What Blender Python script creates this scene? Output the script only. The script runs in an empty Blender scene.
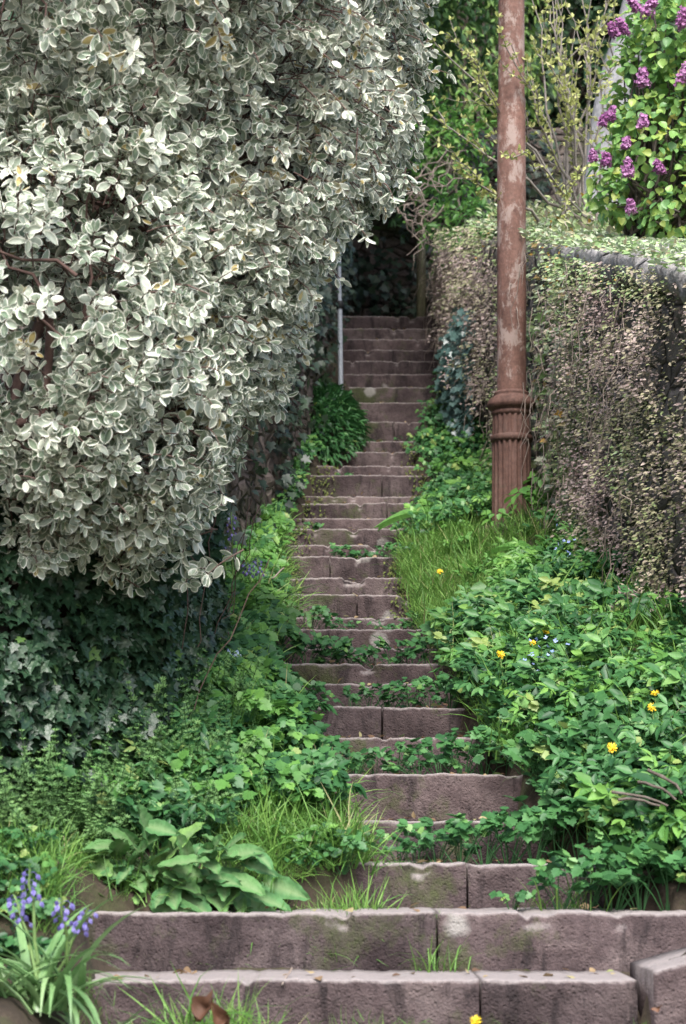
import bpy, math, random
import numpy as np
from mathutils import Vector, noise as mnoise

rng = np.random.default_rng(11)
random.seed(11)
C = bpy.context.scene.collection
F = 2170.0
TH = math.atan((840 - 512) / F)

def P(px, py, d):
    """world point seen at photo pixel (px, py) at depth d along +Y; the eye is the origin"""
    u, v = px - 343.0, 512.0 - py
    y = F * math.cos(TH) - v * math.sin(TH)
    z = F * math.sin(TH) + v * math.cos(TH)
    return np.array([u * d / y, d, z * d / y])

# ------------------------------------------------------------------ objects
def tag(o, label=None, cat=None, group=None, kind=None):
    if label: o['label'] = label
    if cat: o['category'] = cat
    if group: o['group'] = group
    if kind: o['kind'] = kind
    return o

def empty(name, loc, label, cat, group=None):
    o = bpy.data.objects.new(name, None)
    o.empty_display_size = .1
    C.objects.link(o)
    o.location = loc
    return tag(o, label, cat, group)

def link(name, me, parent=None):
    o = bpy.data.objects.new(name, me)
    C.objects.link(o)
    if parent is not None:
        o.parent = parent
        if parent.parent is None: o.location = (-parent.location[0], -parent.location[1], -parent.location[2])
    return o

class MB:
    """collects triangles and quads with two point attributes, becomes one mesh"""
    def __init__(self):
        self.V = []; self.T = []; self.Q = []; self.E = []; self.R = []; self.n = 0
    def add(self, v, tris=(), quads=(), edge=None, rnd=None):
        v = np.asarray(v, float).reshape(-1, 3)
        self.V.append(v)
        if len(tris): self.T.append(np.asarray(tris, int).reshape(-1, 3) + self.n)
        if len(quads): self.Q.append(np.asarray(quads, int).reshape(-1, 4) + self.n)
        self.E.append(np.zeros(len(v)) if edge is None else np.broadcast_to(edge, (len(v),)))
        self.R.append(np.full(len(v), .5) if rnd is None else np.broadcast_to(rnd, (len(v),)))
        self.n += len(v)
    def scatter(self, t, M, loc, rnd=None):
        """copies of template t with 3x3 matrices M at loc"""
        N = len(loc)
        if N == 0: return
        n = len(t['v'])
        v = np.einsum('nij,kj->nki', M, t['v']) + np.asarray(loc)[:, None, :]
        off = (np.arange(N) * n)[:, None, None]
        tr = (t['t'][None] + off).reshape(-1, 3) if len(t['t']) else ()
        q = (t['q'][None] + off).reshape(-1, 4) if len(t['q']) else ()
        r0 = t.get('r')
        if rnd is None: rnd = rng.random(N)
        r = np.repeat(rnd, n)
        if r0 is not None: r = np.clip(r + np.tile(r0, N), 0, 1)
        self.add(v.reshape(-1, 3), tr, q, np.tile(t['e'], N), r)
    def template(self):
        return dict(v=np.concatenate(self.V), t=np.concatenate(self.T) if self.T else np.zeros((0, 3), int),
                    q=np.concatenate(self.Q) if self.Q else np.zeros((0, 4), int), e=np.concatenate(self.E),
                    r=np.concatenate(self.R) - .5)
    def mesh(self, name, mat, smooth=False):
        me = bpy.data.meshes.new(name)
        V = np.concatenate(self.V)
        T = np.concatenate(self.T) if self.T else np.zeros((0, 3), int)
        Q = np.concatenate(self.Q) if self.Q else np.zeros((0, 4), int)
        me.vertices.add(len(V)); me.vertices.foreach_set('co', V.ravel())
        nl = T.size + Q.size
        me.loops.add(nl)
        me.loops.foreach_set('vertex_index', np.concatenate([T.ravel(), Q.ravel()]).astype(np.int32))
        starts = np.concatenate([np.arange(len(T)) * 3, T.size + np.arange(len(Q)) * 4]).astype(np.int32)
        me.polygons.add(len(starts)); me.polygons.foreach_set('loop_start', starts)
        me.update(calc_edges=True)
        for nm, arr in (('edge', self.E), ('rnd', self.R)):
            a = me.attributes.new(nm, 'FLOAT', 'POINT')
            a.data.foreach_set('value', np.concatenate(arr).astype(np.float32))
        if smooth: me.polygons.foreach_set('use_smooth', np.ones(len(starts), bool))
        me.materials.append(mat)
        me.validate()
        return me
    def build(self, name, mat, parent=None, smooth=False):
        return link(name, self.mesh(name, mat, smooth), parent)

def unit(a): return a / np.maximum(np.linalg.norm(a, axis=-1, keepdims=True), 1e-9)

def frames(ydir, up, scale, wide=1.0):
    """matrices whose y column is the leaf axis and z column the leaf normal"""
    y = unit(np.asarray(ydir, float)); up = np.asarray(up, float) + np.zeros_like(y)
    x = unit(np.cross(y, up) + 1e-6)
    z = np.cross(x, y)
    s = np.asarray(scale, float).reshape(-1, 1) + np.zeros((len(y), 1))
    w = np.asarray(wide, float).reshape(-1, 1) + np.zeros((len(y), 1))
    return np.stack([x * s * w, y * s, z * s], axis=2)

def rand_dirs(n): return unit(rng.normal(size=(n, 3)))

def tube(mb, pts, rad, k=6, rnd=.5):
    pts = np.asarray(pts, float); n = len(pts)
    rad = np.broadcast_to(rad, (n,))
    d = unit(np.gradient(pts, axis=0))
    ref = np.array([0, 0, 1.]) if abs(d[0][2]) < .9 else np.array([1., 0, 0])
    a = unit(np.cross(d, ref)); b = np.cross(d, a)
    an = np.linspace(0, 2 * math.pi, k, endpoint=False)
    v = pts[:, None] + rad[:, None, None] * (np.cos(an)[None, :, None] * a[:, None] + np.sin(an)[None, :, None] * b[:, None])
    q = [[i * k + j, i * k + (j + 1) % k, (i + 1) * k + (j + 1) % k, (i + 1) * k + j] for i in range(n - 1) for j in range(k)]
    mb.add(v.reshape(-1, 3), (), q, rnd=rnd)

def bend(p0, p1, sag=0., jit=.0, n=6):
    t = np.linspace(0, 1, n)[:, None]
    p = np.asarray(p0) * (1 - t) + np.asarray(p1) * t
    p[:, 2] += sag * 4 * (t * (1 - t))[:, 0]
    p[1:-1] += rng.normal(size=(n - 2, 3)) * jit
    return p

def fbm(p, s, seed=0.):
    return mnoise.fractal(Vector((p[0] * s + seed, p[1] * s - seed, p[2] * s + 2 * seed)), 1.0, 2.0, 3)

# ------------------------------------------------------------------ materials
def mat(name):
    m = bpy.data.materials.new(name); m.use_nodes = True
    nt = m.node_tree; nt.nodes.clear()
    return m, nt, nt.nodes, nt.links

def ramp(nt, fac, cols, pos=None, interp='LINEAR'):
    r = nt.nodes.new('ShaderNodeValToRGB'); r.color_ramp.interpolation = interp
    e = r.color_ramp.elements
    pos = pos or [i / max(1, len(cols) - 1) for i in range(len(cols))]
    while len(e) < len(cols): e.new(.5)
    for i, (c, p) in enumerate(zip(cols, pos)):
        e[i].position = p; e[i].color = (*c, 1)
    nt.links.new(fac, r.inputs[0])
    return r.outputs[0]

def mixc(nt, fac, a, b, mode='MIX'):
    n = nt.nodes.new('ShaderNodeMix'); n.data_type = 'RGBA'; n.blend_type = mode
    for s, v in ((0, fac), (6, a), (7, b)):
        if isinstance(v, (int, float)): n.inputs[s].default_value = v
        elif isinstance(v, tuple): n.inputs[s].default_value = (*v, 1)
        else: nt.links.new(v, n.inputs[s])
    return n.outputs[2]

def noise_tex(nt, scale, detail=4, rough=.6, vec=None, dist=0.):
    n = nt.nodes.new('ShaderNodeTexNoise')
    n.inputs['Scale'].default_value = scale; n.inputs['Detail'].default_value = detail
    n.inputs['Roughness'].default_value = rough; n.inputs['Distortion'].default_value = dist
    if vec is not None: nt.links.new(vec, n.inputs['Vector'])
    return n.outputs['Fac']

def coords(nt, scale=None):
    t = nt.nodes.new('ShaderNodeTexCoord').outputs['Object']
    if scale:
        m = nt.nodes.new('ShaderNodeMapping'); m.inputs['Scale'].default_value = scale
        nt.links.new(t, m.inputs['Vector']); return m.outputs[0]
    return t

def finish(nt, col, rough=.7, bump=None, bump_s=.3, bump_d=.01, spec=.3, transl=0., rough_sock=None):
    out = nt.nodes.new('ShaderNodeOutputMaterial')
    b = nt.nodes.new('ShaderNodeBsdfPrincipled')
    if isinstance(col, tuple): b.inputs['Base Color'].default_value = (*col, 1)
    else: nt.links.new(col, b.inputs['Base Color'])
    b.inputs['Roughness'].default_value = rough
    b.inputs['Specular IOR Level'].default_value = spec
    if rough_sock is not None: nt.links.new(rough_sock, b.inputs['Roughness'])
    if bump is not None:
        bp = nt.nodes.new('ShaderNodeBump'); bp.inputs['Strength'].default_value = bump_s
        bp.inputs['Distance'].default_value = bump_d
        nt.links.new(bump, bp.inputs['Height']); nt.links.new(bp.outputs[0], b.inputs['Normal'])
    s = b.outputs[0]
    if transl:
        t = nt.nodes.new('ShaderNodeBsdfTranslucent')
        if isinstance(col, tuple): t.inputs[0].default_value = (*col, 1)
        else: nt.links.new(col, t.inputs[0])
        mx = nt.nodes.new('ShaderNodeMixShader'); mx.inputs[0].default_value = transl
        nt.links.new(b.outputs[0], mx.inputs[1]); nt.links.new(t.outputs[0], mx.inputs[2]); s = mx.outputs[0]
    nt.links.new(s, out.inputs[0])

def leaf_mat(name, cols, edge=None, rough=.45, transl=.25, spec=.4, pos=None, vein=None):
    m, nt, N, L = mat(name)
    a = N.new('ShaderNodeAttribute'); a.attribute_name = 'rnd'
    c = ramp(nt, a.outputs['Fac'], cols, pos)
    nz = noise_tex(nt, 60, 3, .6, coords(nt))
    c = mixc(nt, .35, c, ramp(nt, nz, [(.35, .35, .35), (.75, .75, .75)], [.3, .7]), 'OVERLAY')
    if edge:
        e = N.new('ShaderNodeAttribute'); e.attribute_name = 'edge'
        ad = N.new('ShaderNodeMath'); ad.operation = 'ADD'
        nm = N.new('ShaderNodeMath'); nm.operation = 'MULTIPLY_ADD'
        L.new(nz, nm.inputs[0]); nm.inputs[1].default_value = .7; nm.inputs[2].default_value = -.35
        L.new(e.outputs['Fac'], ad.inputs[0]); L.new(nm.outputs[0], ad.inputs[1])
        f = ramp(nt, ad.outputs[0], [(0, 0, 0), (1, 1, 1)], [.36, .60])
        c = mixc(nt, f, c, edge)
    if vein:
        e = N.new('ShaderNodeAttribute'); e.attribute_name = 'edge'
        f = ramp(nt, e.outputs['Fac'], [(1, 1, 1), (0, 0, 0)], [.0, .25])
        c = mixc(nt, f, c, vein)
    nb = noise_tex(nt, 75, 2, .5, coords(nt)) if (vein or edge) else None
    finish(nt, c, rough, nb, .5, .006, spec=spec, transl=transl)
    return m

def stone_mat():
    m, nt, N, L = mat('sandstone')
    co = coords(nt)
    n1 = noise_tex(nt, 3.5, 6, .65, co); n2 = noise_tex(nt, 38, 5, .7, co); n3 = noise_tex(nt, 130, 3, .6, co)
    c = ramp(nt, n1, [(.040, .029, .030), (.080, .060, .061), (.135, .107, .105)], [.34, .5, .66])
    c = mixc(nt, .5, c, ramp(nt, n2, [(.25, .25, .25), (.75, .74, .73)], [.3, .7]), 'OVERLAY')
    # vertical damp streaks and black algae
    st = noise_tex(nt, 5, 5, .7, coords(nt, (2.2, 1, .5)), .6)
    c = mixc(nt, ramp(nt, st, [(0, 0, 0), (.85, .85, .85)], [.52, .64]), c, (.024, .019, .020))
    # moss
    ms = noise_tex(nt, 2.3, 6, .75, coords(nt, (1.3, 1.3, 1.0)))
    c = mixc(nt, ramp(nt, ms, [(0, 0, 0), (.85, .85, .85)], [.54, .66]), c, (.060, .072, .030))
    oi = N.new('ShaderNodeObjectInfo'); c = mixc(nt, .5, c, ramp(nt, oi.outputs['Random'], [(.36, .36, .36), (.60, .575, .56)]), 'OVERLAY')
    # upward faces blended to a paler tone, broken up by noise
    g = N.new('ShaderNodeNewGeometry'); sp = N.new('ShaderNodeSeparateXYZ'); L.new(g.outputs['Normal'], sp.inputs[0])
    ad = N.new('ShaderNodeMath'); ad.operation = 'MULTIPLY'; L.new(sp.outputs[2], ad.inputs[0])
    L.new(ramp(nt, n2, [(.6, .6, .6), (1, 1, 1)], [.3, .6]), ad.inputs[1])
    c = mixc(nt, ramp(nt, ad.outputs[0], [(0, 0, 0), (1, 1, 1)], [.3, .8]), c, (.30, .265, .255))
    # pale lichen spots
    v = N.new('ShaderNodeTexVoronoi'); v.inputs['Scale'].default_value = 3.1; v.inputs['Randomness'].default_value = 1
    wv = N.new('ShaderNodeMix'); wv.data_type = 'VECTOR'; wv.inputs[0].default_value = .04
    L.new(co, wv.inputs[4])
    nn = N.new('ShaderNodeTexNoise'); nn.inputs['Scale'].default_value = 18; L.new(co, nn.inputs['Vector']); L.new(nn.outputs['Color'], wv.inputs[5])
    L.new(wv.outputs[1], v.inputs['Vector'])
    c = mixc(nt, ramp(nt, v.outputs['Distance'], [(.8, .8, .8), (0, 0, 0)], [.10, .15]), c, (.30, .285, .265))
    vo = N.new('ShaderNodeTexVoronoi'); vo.feature = 'DISTANCE_TO_EDGE'; vo.inputs['Scale'].default_value = 7; L.new(co, vo.inputs['Vector'])
    h = N.new('ShaderNodeMath'); h.operation = 'MULTIPLY_ADD'; L.new(n2, h.inputs[0]); h.inputs[1].default_value = 1.0; L.new(n3, h.inputs[2])
    h2 = N.new('ShaderNodeMath'); h2.operation = 'MULTIPLY_ADD'; L.new(n1, h2.inputs[0]); h2.inputs[1].default_value = 2.5; L.new(h.outputs[0], h2.inputs[2])
    pit = N.new('ShaderNodeTexVoronoi'); pit.inputs['Scale'].default_value = 55; L.new(co, pit.inputs['Vector'])
    h3 = N.new('ShaderNodeMath'); h3.operation = 'MULTIPLY_ADD'; L.new(ramp(nt, pit.outputs['Distance'], [(0, 0, 0), (1, 1, 1)], [.08, .3]), h3.inputs[0]); h3.inputs[1].default_value = .5; L.new(h2.outputs[0], h3.inputs[2])
    finish(nt, c, .9, h3.outputs[0], .7, .012, .2)
    return m

def wall_mat(name, c0, c1, moss=(.06, .075, .03), scale=5.):
    m, nt, N, L = mat(name)
    co = coords(nt, (1, 1, 1.7))
    v = N.new('ShaderNodeTexVoronoi'); v.feature = 'DISTANCE_TO_EDGE'; v.inputs['Scale'].default_value = scale; L.new(co, v.inputs['Vector'])
    v2 = N.new('ShaderNodeTexVoronoi'); v2.inputs['Scale'].default_value = scale; L.new(co, v2.inputs['Vector'])
    n1 = noise_tex(nt, 22, 6, .7, co); n0 = noise_tex(nt, 2, 5, .7, co)
    sep = N.new('ShaderNodeSeparateColor'); L.new(v2.outputs['Color'], sep.inputs[0])
    c = ramp(nt, sep.outputs[0], [c0, c1])
    c = mixc(nt, .5, c, ramp(nt, n1, [(.2, .2, .2), (.8, .8, .8)], [.3, .7]), 'OVERLAY')
    c = mixc(nt, ramp(nt, v.outputs['Distance'], [(1, 1, 1), (0, 0, 0)], [.02, .07]), c, (.06, .052, .045))
    c = mixc(nt, ramp(nt, n0, [(0, 0, 0), (.9, .9, .9)], [.5, .66]), c, moss)
    h = N.new('ShaderNodeMath'); h.operation = 'MULTIPLY_ADD'
    L.new(ramp(nt, v.outputs['Distance'], [(0, 0, 0), (1, 1, 1)], [0, .15]), h.inputs[0]); h.inputs[1].default_value = 1.5; L.new(n1, h.inputs[2])
    finish(nt, c, .9, h.outputs[0], .9, .03, .2)
    return m

def rough_mat(name, cols, scale=9., rough=.85, bump=.5, stretch=(1, 1, 1), fine=60, spec=.25):
    m, nt, N, L = mat(name)
    co = coords(nt, stretch)
    n0 = noise_tex(nt, scale, 6, .7, co); n1 = noise_tex(nt, fine, 4, .6, co)
    c = ramp(nt, n0, cols, [.28 + .44 * i / max(1, len(cols) - 1) for i in range(len(cols))])
    c = mixc(nt, .4, c, ramp(nt, n1, [(.25, .25, .25), (.75, .75, .75)], [.3, .7]), 'OVERLAY')
    finish(nt, c, rough, n1, bump, .01, spec)
    return m

def rust_mat(name, flakes, dark=1.0):
    m, nt, N, L = mat(name)
    co = coords(nt); cs = coords(nt, (1, 1, .25))
    n0 = noise_tex(nt, 7, 6, .7, cs); n1 = noise_tex(nt, 45, 5, .7, co); n2 = noise_tex(nt, 14, 9, .8, coords(nt, (1, 1, .5)), .3)
    c = ramp(nt, n0, [tuple(dark * q for q in t_) for t_ in ((.062, .031, .023), (.132, .069, .053), (.20, .118, .096))], [.3, .5, .72])
    c = mixc(nt, .55, c, ramp(nt, n1, [(.2, .2, .2), (.8, .8, .8)], [.3, .7]), 'OVERLAY')
    c = mixc(nt, ramp(nt, n2, [(0, 0, 0), (flakes,) * 3], [.515, .575]), c, (.26, .20, .175))
    c = mixc(nt, ramp(nt, noise_tex(nt, 3, 5, .7, co), [(0, 0, 0), (.7, .7, .7)], [.58, .70]), c, (.13, .12, .07))
    finish(nt, c, .78, n1, .4, .004, .3)
    return m

M = {}
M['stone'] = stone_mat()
M['wall'] = wall_mat('rubble_wall', (.13, .115, .105), (.29, .26, .24))
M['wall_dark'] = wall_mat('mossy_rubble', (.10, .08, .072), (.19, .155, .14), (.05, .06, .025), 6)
M['pier'] = rough_mat('pier_stone', [(.025, .022, .02), (.06, .052, .048), (.12, .105, .10)], 5, .92, 1.0, (1, 1, .7), 25)
M['coping'] = rough_mat('coping_stone', [(.13, .12, .12), (.27, .255, .25), (.40, .385, .37)], 7, .9, 1.0, fine=28)
M['soil'] = rough_mat('soil', [(.025, .019, .014), (.05, .038, .027), (.042, .052, .02)], 5, .95, .8)
M['rust'] = rust_mat('rusty_iron', .85)
M['rust_base'] = rust_mat('rusty_iron_base', .10, .8)
M['galv'] = rough_mat('galvanised_steel', [(.28, .31, .35), (.38, .41, .45)], 12, .45, .1, spec=.5)
M['black'] = rough_mat('black_plastic', [(.015, .015, .016), (.03, .03, .03)], 20, .5, .2)
M['bark'] = rough_mat('bark', [(.06, .048, .038), (.11, .09, .075), (.17, .15, .13)], 14, .9, .8, (1, 1, .3))
M['palebark'] = rough_mat('pale_bark', [(.14, .14, .145), (.24, .24, .25), (.32, .32, .335)], 6, .85, .6, (1, 1, .35))
M['twig'] = rough_mat('dry_twig', [(.20, .155, .125), (.34, .28, .24)], 10, .9, .3)
M['twigred'] = rough_mat('red_brown_twig', [(.10, .06, .05), (.17, .11, .095)], 10, .8, .3)
M['budbark'] = rough_mat('grey_twig', [(.15, .13, .12), (.28, .25, .22)], 10, .85, .3)
M['stem'] = rough_mat('green_stem', [(.09, .16, .05), (.16, .24, .08)], 10, .6, .2)
M['wood'] = rough_mat('old_wood', [(.05, .05, .03), (.10, .095, .055)], 8, .9, .5, (1, 1, .2))
M['varieg'] = leaf_mat('variegated_leaf', [(.125, .18, .11), (.27, .33, .24), (.44, .485, .40), (.52, .55, .45), (.45, .36, .15)],
                       edge=(.84, .84, .73), rough=.38, transl=.15, spec=.5, pos=[0, .4, .75, .97, 1])
M['ivy'] = leaf_mat('ivy_leaf', [(.014, .038, .018), (.024, .060, .028), (.040, .085, .040), (.085, .165, .04)], vein=(.09, .14, .08), rough=.4, transl=.1, spec=.5, pos=[0, .5, .9, 1])
M['ivyblue'] = leaf_mat('glossy_ivy_leaf', [(.04, .085, .07), (.075, .14, .125), (.10, .165, .145)], rough=.3, transl=.08, spec=.6)
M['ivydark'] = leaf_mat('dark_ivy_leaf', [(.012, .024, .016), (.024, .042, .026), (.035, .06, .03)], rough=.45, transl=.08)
M['herb'] = leaf_mat('ground_elder_leaf', [(.022, .078, .027), (.046, .142, .045), (.082, .212, .066), (.150, .31, .090), (.25, .34, .10)], rough=.45, transl=.28, spec=.35, pos=[0, .45, .75, .93, 1])
M['bright'] = leaf_mat('spring_leaf', [(.060, .165, .040), (.108, .262, .056), (.19, .37, .076)], rough=.45, transl=.32)
M['cleaver'] = leaf_mat('cleavers_leaf', [(.06, .135, .042), (.10, .21, .065), (.17, .31, .10)], rough=.6, transl=.25)
M['dock'] = leaf_mat('comfrey_leaf', [(.048, .135, .050), (.08, .195, .070), (.125, .255, .085), (.19, .34, .10)], rough=.62, transl=.2, spec=.25, vein=(.17, .27, .12))
M['grass'] = leaf_mat('grass_blade', [(.075, .18, .035), (.125, .265, .05), (.20, .35, .075), (.34, .33, .16)], rough=.5, transl=.3, pos=[0, .5, .93, 1])
M['strap'] = leaf_mat('bluebell_leaf', [(.10, .20, .07), (.16, .29, .11), (.25, .38, .17)], rough=.36, transl=.2, spec=.5)
M['bell'] = leaf_mat('bluebell_flower', [(.13, .10, .34), (.22, .19, .50), (.36, .33, .64)], rough=.5, transl=.3)
M['yellow'] = leaf_mat('yellow_petal', [(.75, .50, .02), (.85, .62, .04)], rough=.5, transl=.2)
M['blue'] = leaf_mat('blue_petal', [(.22, .32, .68), (.40, .48, .78)], rough=.5, transl=.2)
M['lilacflower'] = leaf_mat('lilac_flower', [(.30, .09, .26), (.43, .18, .38), (.55, .33, .50)], rough=.6, transl=.25)
M['lilac'] = leaf_mat('lilac_leaf', [(.11, .24, .085), (.19, .36, .10), (.31, .45, .11), (.42, .47, .10), (.44, .38, .10)], rough=.4, transl=.35, pos=[0, .4, .75, .96, 1])
M['bud'] = leaf_mat('young_bud_leaf', [(.30, .36, .10), (.45, .48, .17), (.56, .55, .26)], rough=.5, transl=.35)
M['creeper'] = leaf_mat('dry_creeper_leaf', [(.33, .24, .225), (.45, .36, .335), (.40, .36, .24), (.32, .36, .17), (.23, .36, .14), (.52, .56, .43), (.48, .28, .06)],
                        rough=.7, transl=.2, pos=[0, .25, .45, .62, .8, .93, 1])
M['tree'] = leaf_mat('tree_leaf', [(.035, .085, .03), (.06, .135, .04), (.10, .20, .05)], rough=.5, transl=.3)
M['treedark'] = leaf_mat('evergreen_leaf', [(.018, .042, .02), (.03, .07, .028), (.05, .10, .035)], rough=.5, transl=.15)
M['conifer'] = leaf_mat('conifer_spray', [(.09, .18, .045), (.15, .26, .06), (.22, .33, .085)], rough=.6, transl=.25)
M['moss'] = leaf_mat('moss_tuft', [(.06, .085, .02), (.10, .125, .03), (.14, .15, .05)], rough=.9, transl=.1)
M['litterleaf'] = leaf_mat('old_leaf', [(.09, .05, .03), (.20, .13, .07), (.34, .27, .15), (.10, .17, .05)], rough=.8, transl=.1)
M['dead'] = leaf_mat('dead_leaf', [(.055, .028, .018), (.11, .05, .028), (.20, .10, .055)], rough=.6, transl=.15)
M['litter'] = rough_mat('pale_blue_plastic', [(.35, .47, .62), (.55, .66, .78)], 15, .4, .3, spec=.5)

# ------------------------------------------------------------------ leaf templates (unit length along y)
def T(v, tris=(), quads=(), e=None):
    v = np.asarray(v, float)
    return dict(v=v, t=np.asarray(tris, int).reshape(-1, 3), q=np.asarray(quads, int).reshape(-1, 4),
                e=np.zeros(len(v)) if e is None else np.asarray(e, float))

def leaf_simple(w=.5, fold=.08, droop=.12, peak=.4):
    v = [(0, 0, 0), (0, peak, -fold * .6), (0, .72, -fold * .6 - droop * .4), (0, 1, -droop),
         (-w / 2, peak, fold), (-w * .36, .72, fold - droop * .4), (w / 2, peak, fold), (w * .36, .72, fold - droop * .4)]
    return T(v, [(0, 1, 4), (5, 2, 3), (0, 6, 1), (7, 3, 2)], [(4, 1, 2, 5), (1, 6, 7, 2)], [0, 0, 0, .2, 1, 1, 1, 1])

def leaf_oval(w=.56, cup=.10, droop=.15, n=7, power=.8, fat=.75):
    """margin ring, inner ring, midrib: room for a pale margin"""
    ts = np.linspace(0, 1, n)
    v = []; e = []
    def wid(t): return w / 2 * (math.sin(math.pi * min(1, t ** power)) ** fat if 0 < t < 1 else 0)
    def z(t, s): return cup * s * s * (1 if s else 0) - droop * t * t
    for t in ts:
        a = wid(t)
        ti = .10 + t * .80
        for s, tt, ed in ((-1, t, 1), (-.70, ti, .25), (0, ti, 0), (.70, ti, .25), (1, t, 1)):
            if s == 0: v.append((0, tt, z(tt, 0) - .02))
            else: v.append((s * a if abs(s) == 1 else s * max(a, .02), tt, z(tt, s)))
            e.append(ed)
    q = [(i * 5 + j, i * 5 + j + 1, (i + 1) * 5 + j + 1, (i + 1) * 5 + j) for i in range(n - 1) for j in range(4)]
    return T(v, (), q, e)

def leaf_ivy():
    o = [(0, 0), (-.28, -.10), (-.50, .12), (-.30, .30), (-.52, .52), (-.20, .58), (0, 1), (.20, .58), (.52, .52), (.30, .30), (.50, .12), (.28, -.10)]
    v = [(0, .30, -.03)] + [(x, y, .05 * abs(x) * 2 - .10 * y * y) for x, y in o]
    n = len(o)
    return T(v, [(0, 1 + i, 1 + (i + 1) % n) for i in range(n)], (), [0] + [1, .8, 1, .5, 1, .5, 1, .5, 1, .5, 1, .8])

def blade(w=.035, curl=.5, n=5):
    v = []
    for i in range(n):
        t = i / (n - 1)
        a = curl * t
        y = math.sin(a) / max(curl, 1e-3); z = -(1 - math.cos(a)) / max(curl, 1e-3)
        ww = w * (1 - t ** 2.2) / 2 + .001
        v += [(-ww, y, z), (0, y, z - ww * .5), (ww, y, z)]
    q = []
    for i in range(n - 1):
        for j in range(2): q.append((i * 3 + j, i * 3 + j + 1, (i + 1) * 3 + j + 1, (i + 1) * 3 + j))
    return T(v, (), q, [.5] * len(v))

LS = leaf_simple(); LS_N = leaf_simple(.30, .05, .15); LS_W = leaf_simple(.72, .07, .15, .35)
LO = leaf_oval(.54, .10, .14, 8, 1.05, .65); LO2 = leaf_oval(.46, .18, .38, 8, .95, .65); LO3 = leaf_oval(.50, -.06, -.12, 8, 1.0, .65); IVY = leaf_ivy()
DOCK = leaf_oval(.46, .10, .45, 9, .85); DOCK2 = leaf_oval(.52, .16, .75, 9, .75)
def ruffled(w, n=13):
    t = leaf_oval(w, .05, .22, n, .85)
    v = t['v'].copy(); v = v.reshape(n, 5, 3)
    for i in range(n):
        a = math.sin(i * 1.9) * .022 + math.sin(i * 4.1) * .012
        v[i, 0, 2] += a; v[i, 4, 2] -= a * .8; v[i, 1, 2] += (.018 if i % 2 else -.012); v[i, 3, 2] += (.018 if i % 2 else -.012)
        v[i, 0, 0] *= 1 + .10 * math.sin(i * 2.3); v[i, 4, 0] *= 1 + .10 * math.sin(i * 2.9 + 1)
    t['v'] = v.reshape(-1, 3); return t
DOCKR = ruffled(.44); HEART = leaf_oval(.80, .08, .22, 7, .62)
BL = [blade(.03, c) for c in (.3, .9, 1.6)]

def lobed_leaflet():
    """toothed, three-lobed leaflet"""
    o = [(0, 0), (-.20, .08), (-.42, .22), (-.36, .36), (-.46, .50), (-.30, .58), (-.30, .74), (-.14, .80), (0, 1),
         (.14, .80), (.30, .74), (.30, .58), (.46, .50), (.36, .36), (.42, .22), (.20, .08)]
    v = [(0, .45, -.05)] + [(x, y, .06 * abs(x) - .14 * y * y) for x, y in o]
    n = len(o)
    return T(v, [(0, 1 + i, 1 + (i + 1) % n) for i in range(n)], (), [0] + [1] * n)
LOB = lobed_leaflet()

# ------------------------------------------------------------------ clump templates
def herb_clump(h=.22, spread=.16, stems=7, size=.055, leaf=None, trip=True):
    """arching stalks, each ending in three leaflets"""
    mb = MB(); leaf = leaf or LOB
    for s in range(stems):
        a = rng.random() * 6.283; r = spread * (.25 + .75 * rng.random())
        top = np.array([math.cos(a) * r, math.sin(a) * r, h * (.55 + .45 * rng.random()) * (1 - .3 * r / spread)])
        base = np.array([math.cos(a), math.sin(a), 0]) * r * .15
        tube(mb, bend(base, top, .015, .004, 4), [.0022, .002, .0017, .0012], 3, .35)
        out = np.array([math.cos(a), math.sin(a), 0])
        rr = rng.normal() * .18
        for k in ([0, 1, 2] if trip else [0]):
            ang = a + (0, 1.25, -1.25)[k] + rng.normal() * .2
            up = unit(np.array([rng.normal() * .45, -.50 + rng.normal() * .50, 1]))
            d = np.array([math.cos(ang), math.sin(ang), .0]); d = unit(d - up * (d @ up)) + rng.normal(size=3) * .16
            sc = size * (1.0 if k == 0 else .85) * (.8 + .45 * rng.random())
            mb.scatter(leaf, frames(d[None], up[None], [sc]), top[None], np.array([np.clip(.5 + rr + rng.normal() * .1, 0, 1)]))
            if rng.random() < .55:
                d2 = np.array([math.cos(ang + .9), math.sin(ang + .9), 0.]); d2 = unit(d2 - up * (d2 @ up))
                mb.scatter(leaf, frames(d2[None], up[None], [sc * .7]), (top - out * .02 - [0, 0, .012])[None], np.array([np.clip(.42 + rr, 0, 1)]))
    return mb.template()

def grass_tuft(h=.22, n=26, spread=.05, w=.9):
    mb = MB()
    for i in range(n):
        a = rng.random() * 6.283; lean = .15 + .6 * rng.random()
        d = np.array([math.cos(a) * lean, math.sin(a) * lean, 1.])
        up = np.array([-math.cos(a), -math.sin(a), .2])
        b = np.array([rng.normal() * spread, rng.normal() * spread, 0])
        mb.scatter(BL[rng.integers(3)], frames(d[None], up[None], [h * (.5 + .6 * rng.random())], w), b[None], np.array([np.clip(rng.normal(.5, .25), 0, 1)]))
    return mb.template()

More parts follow.
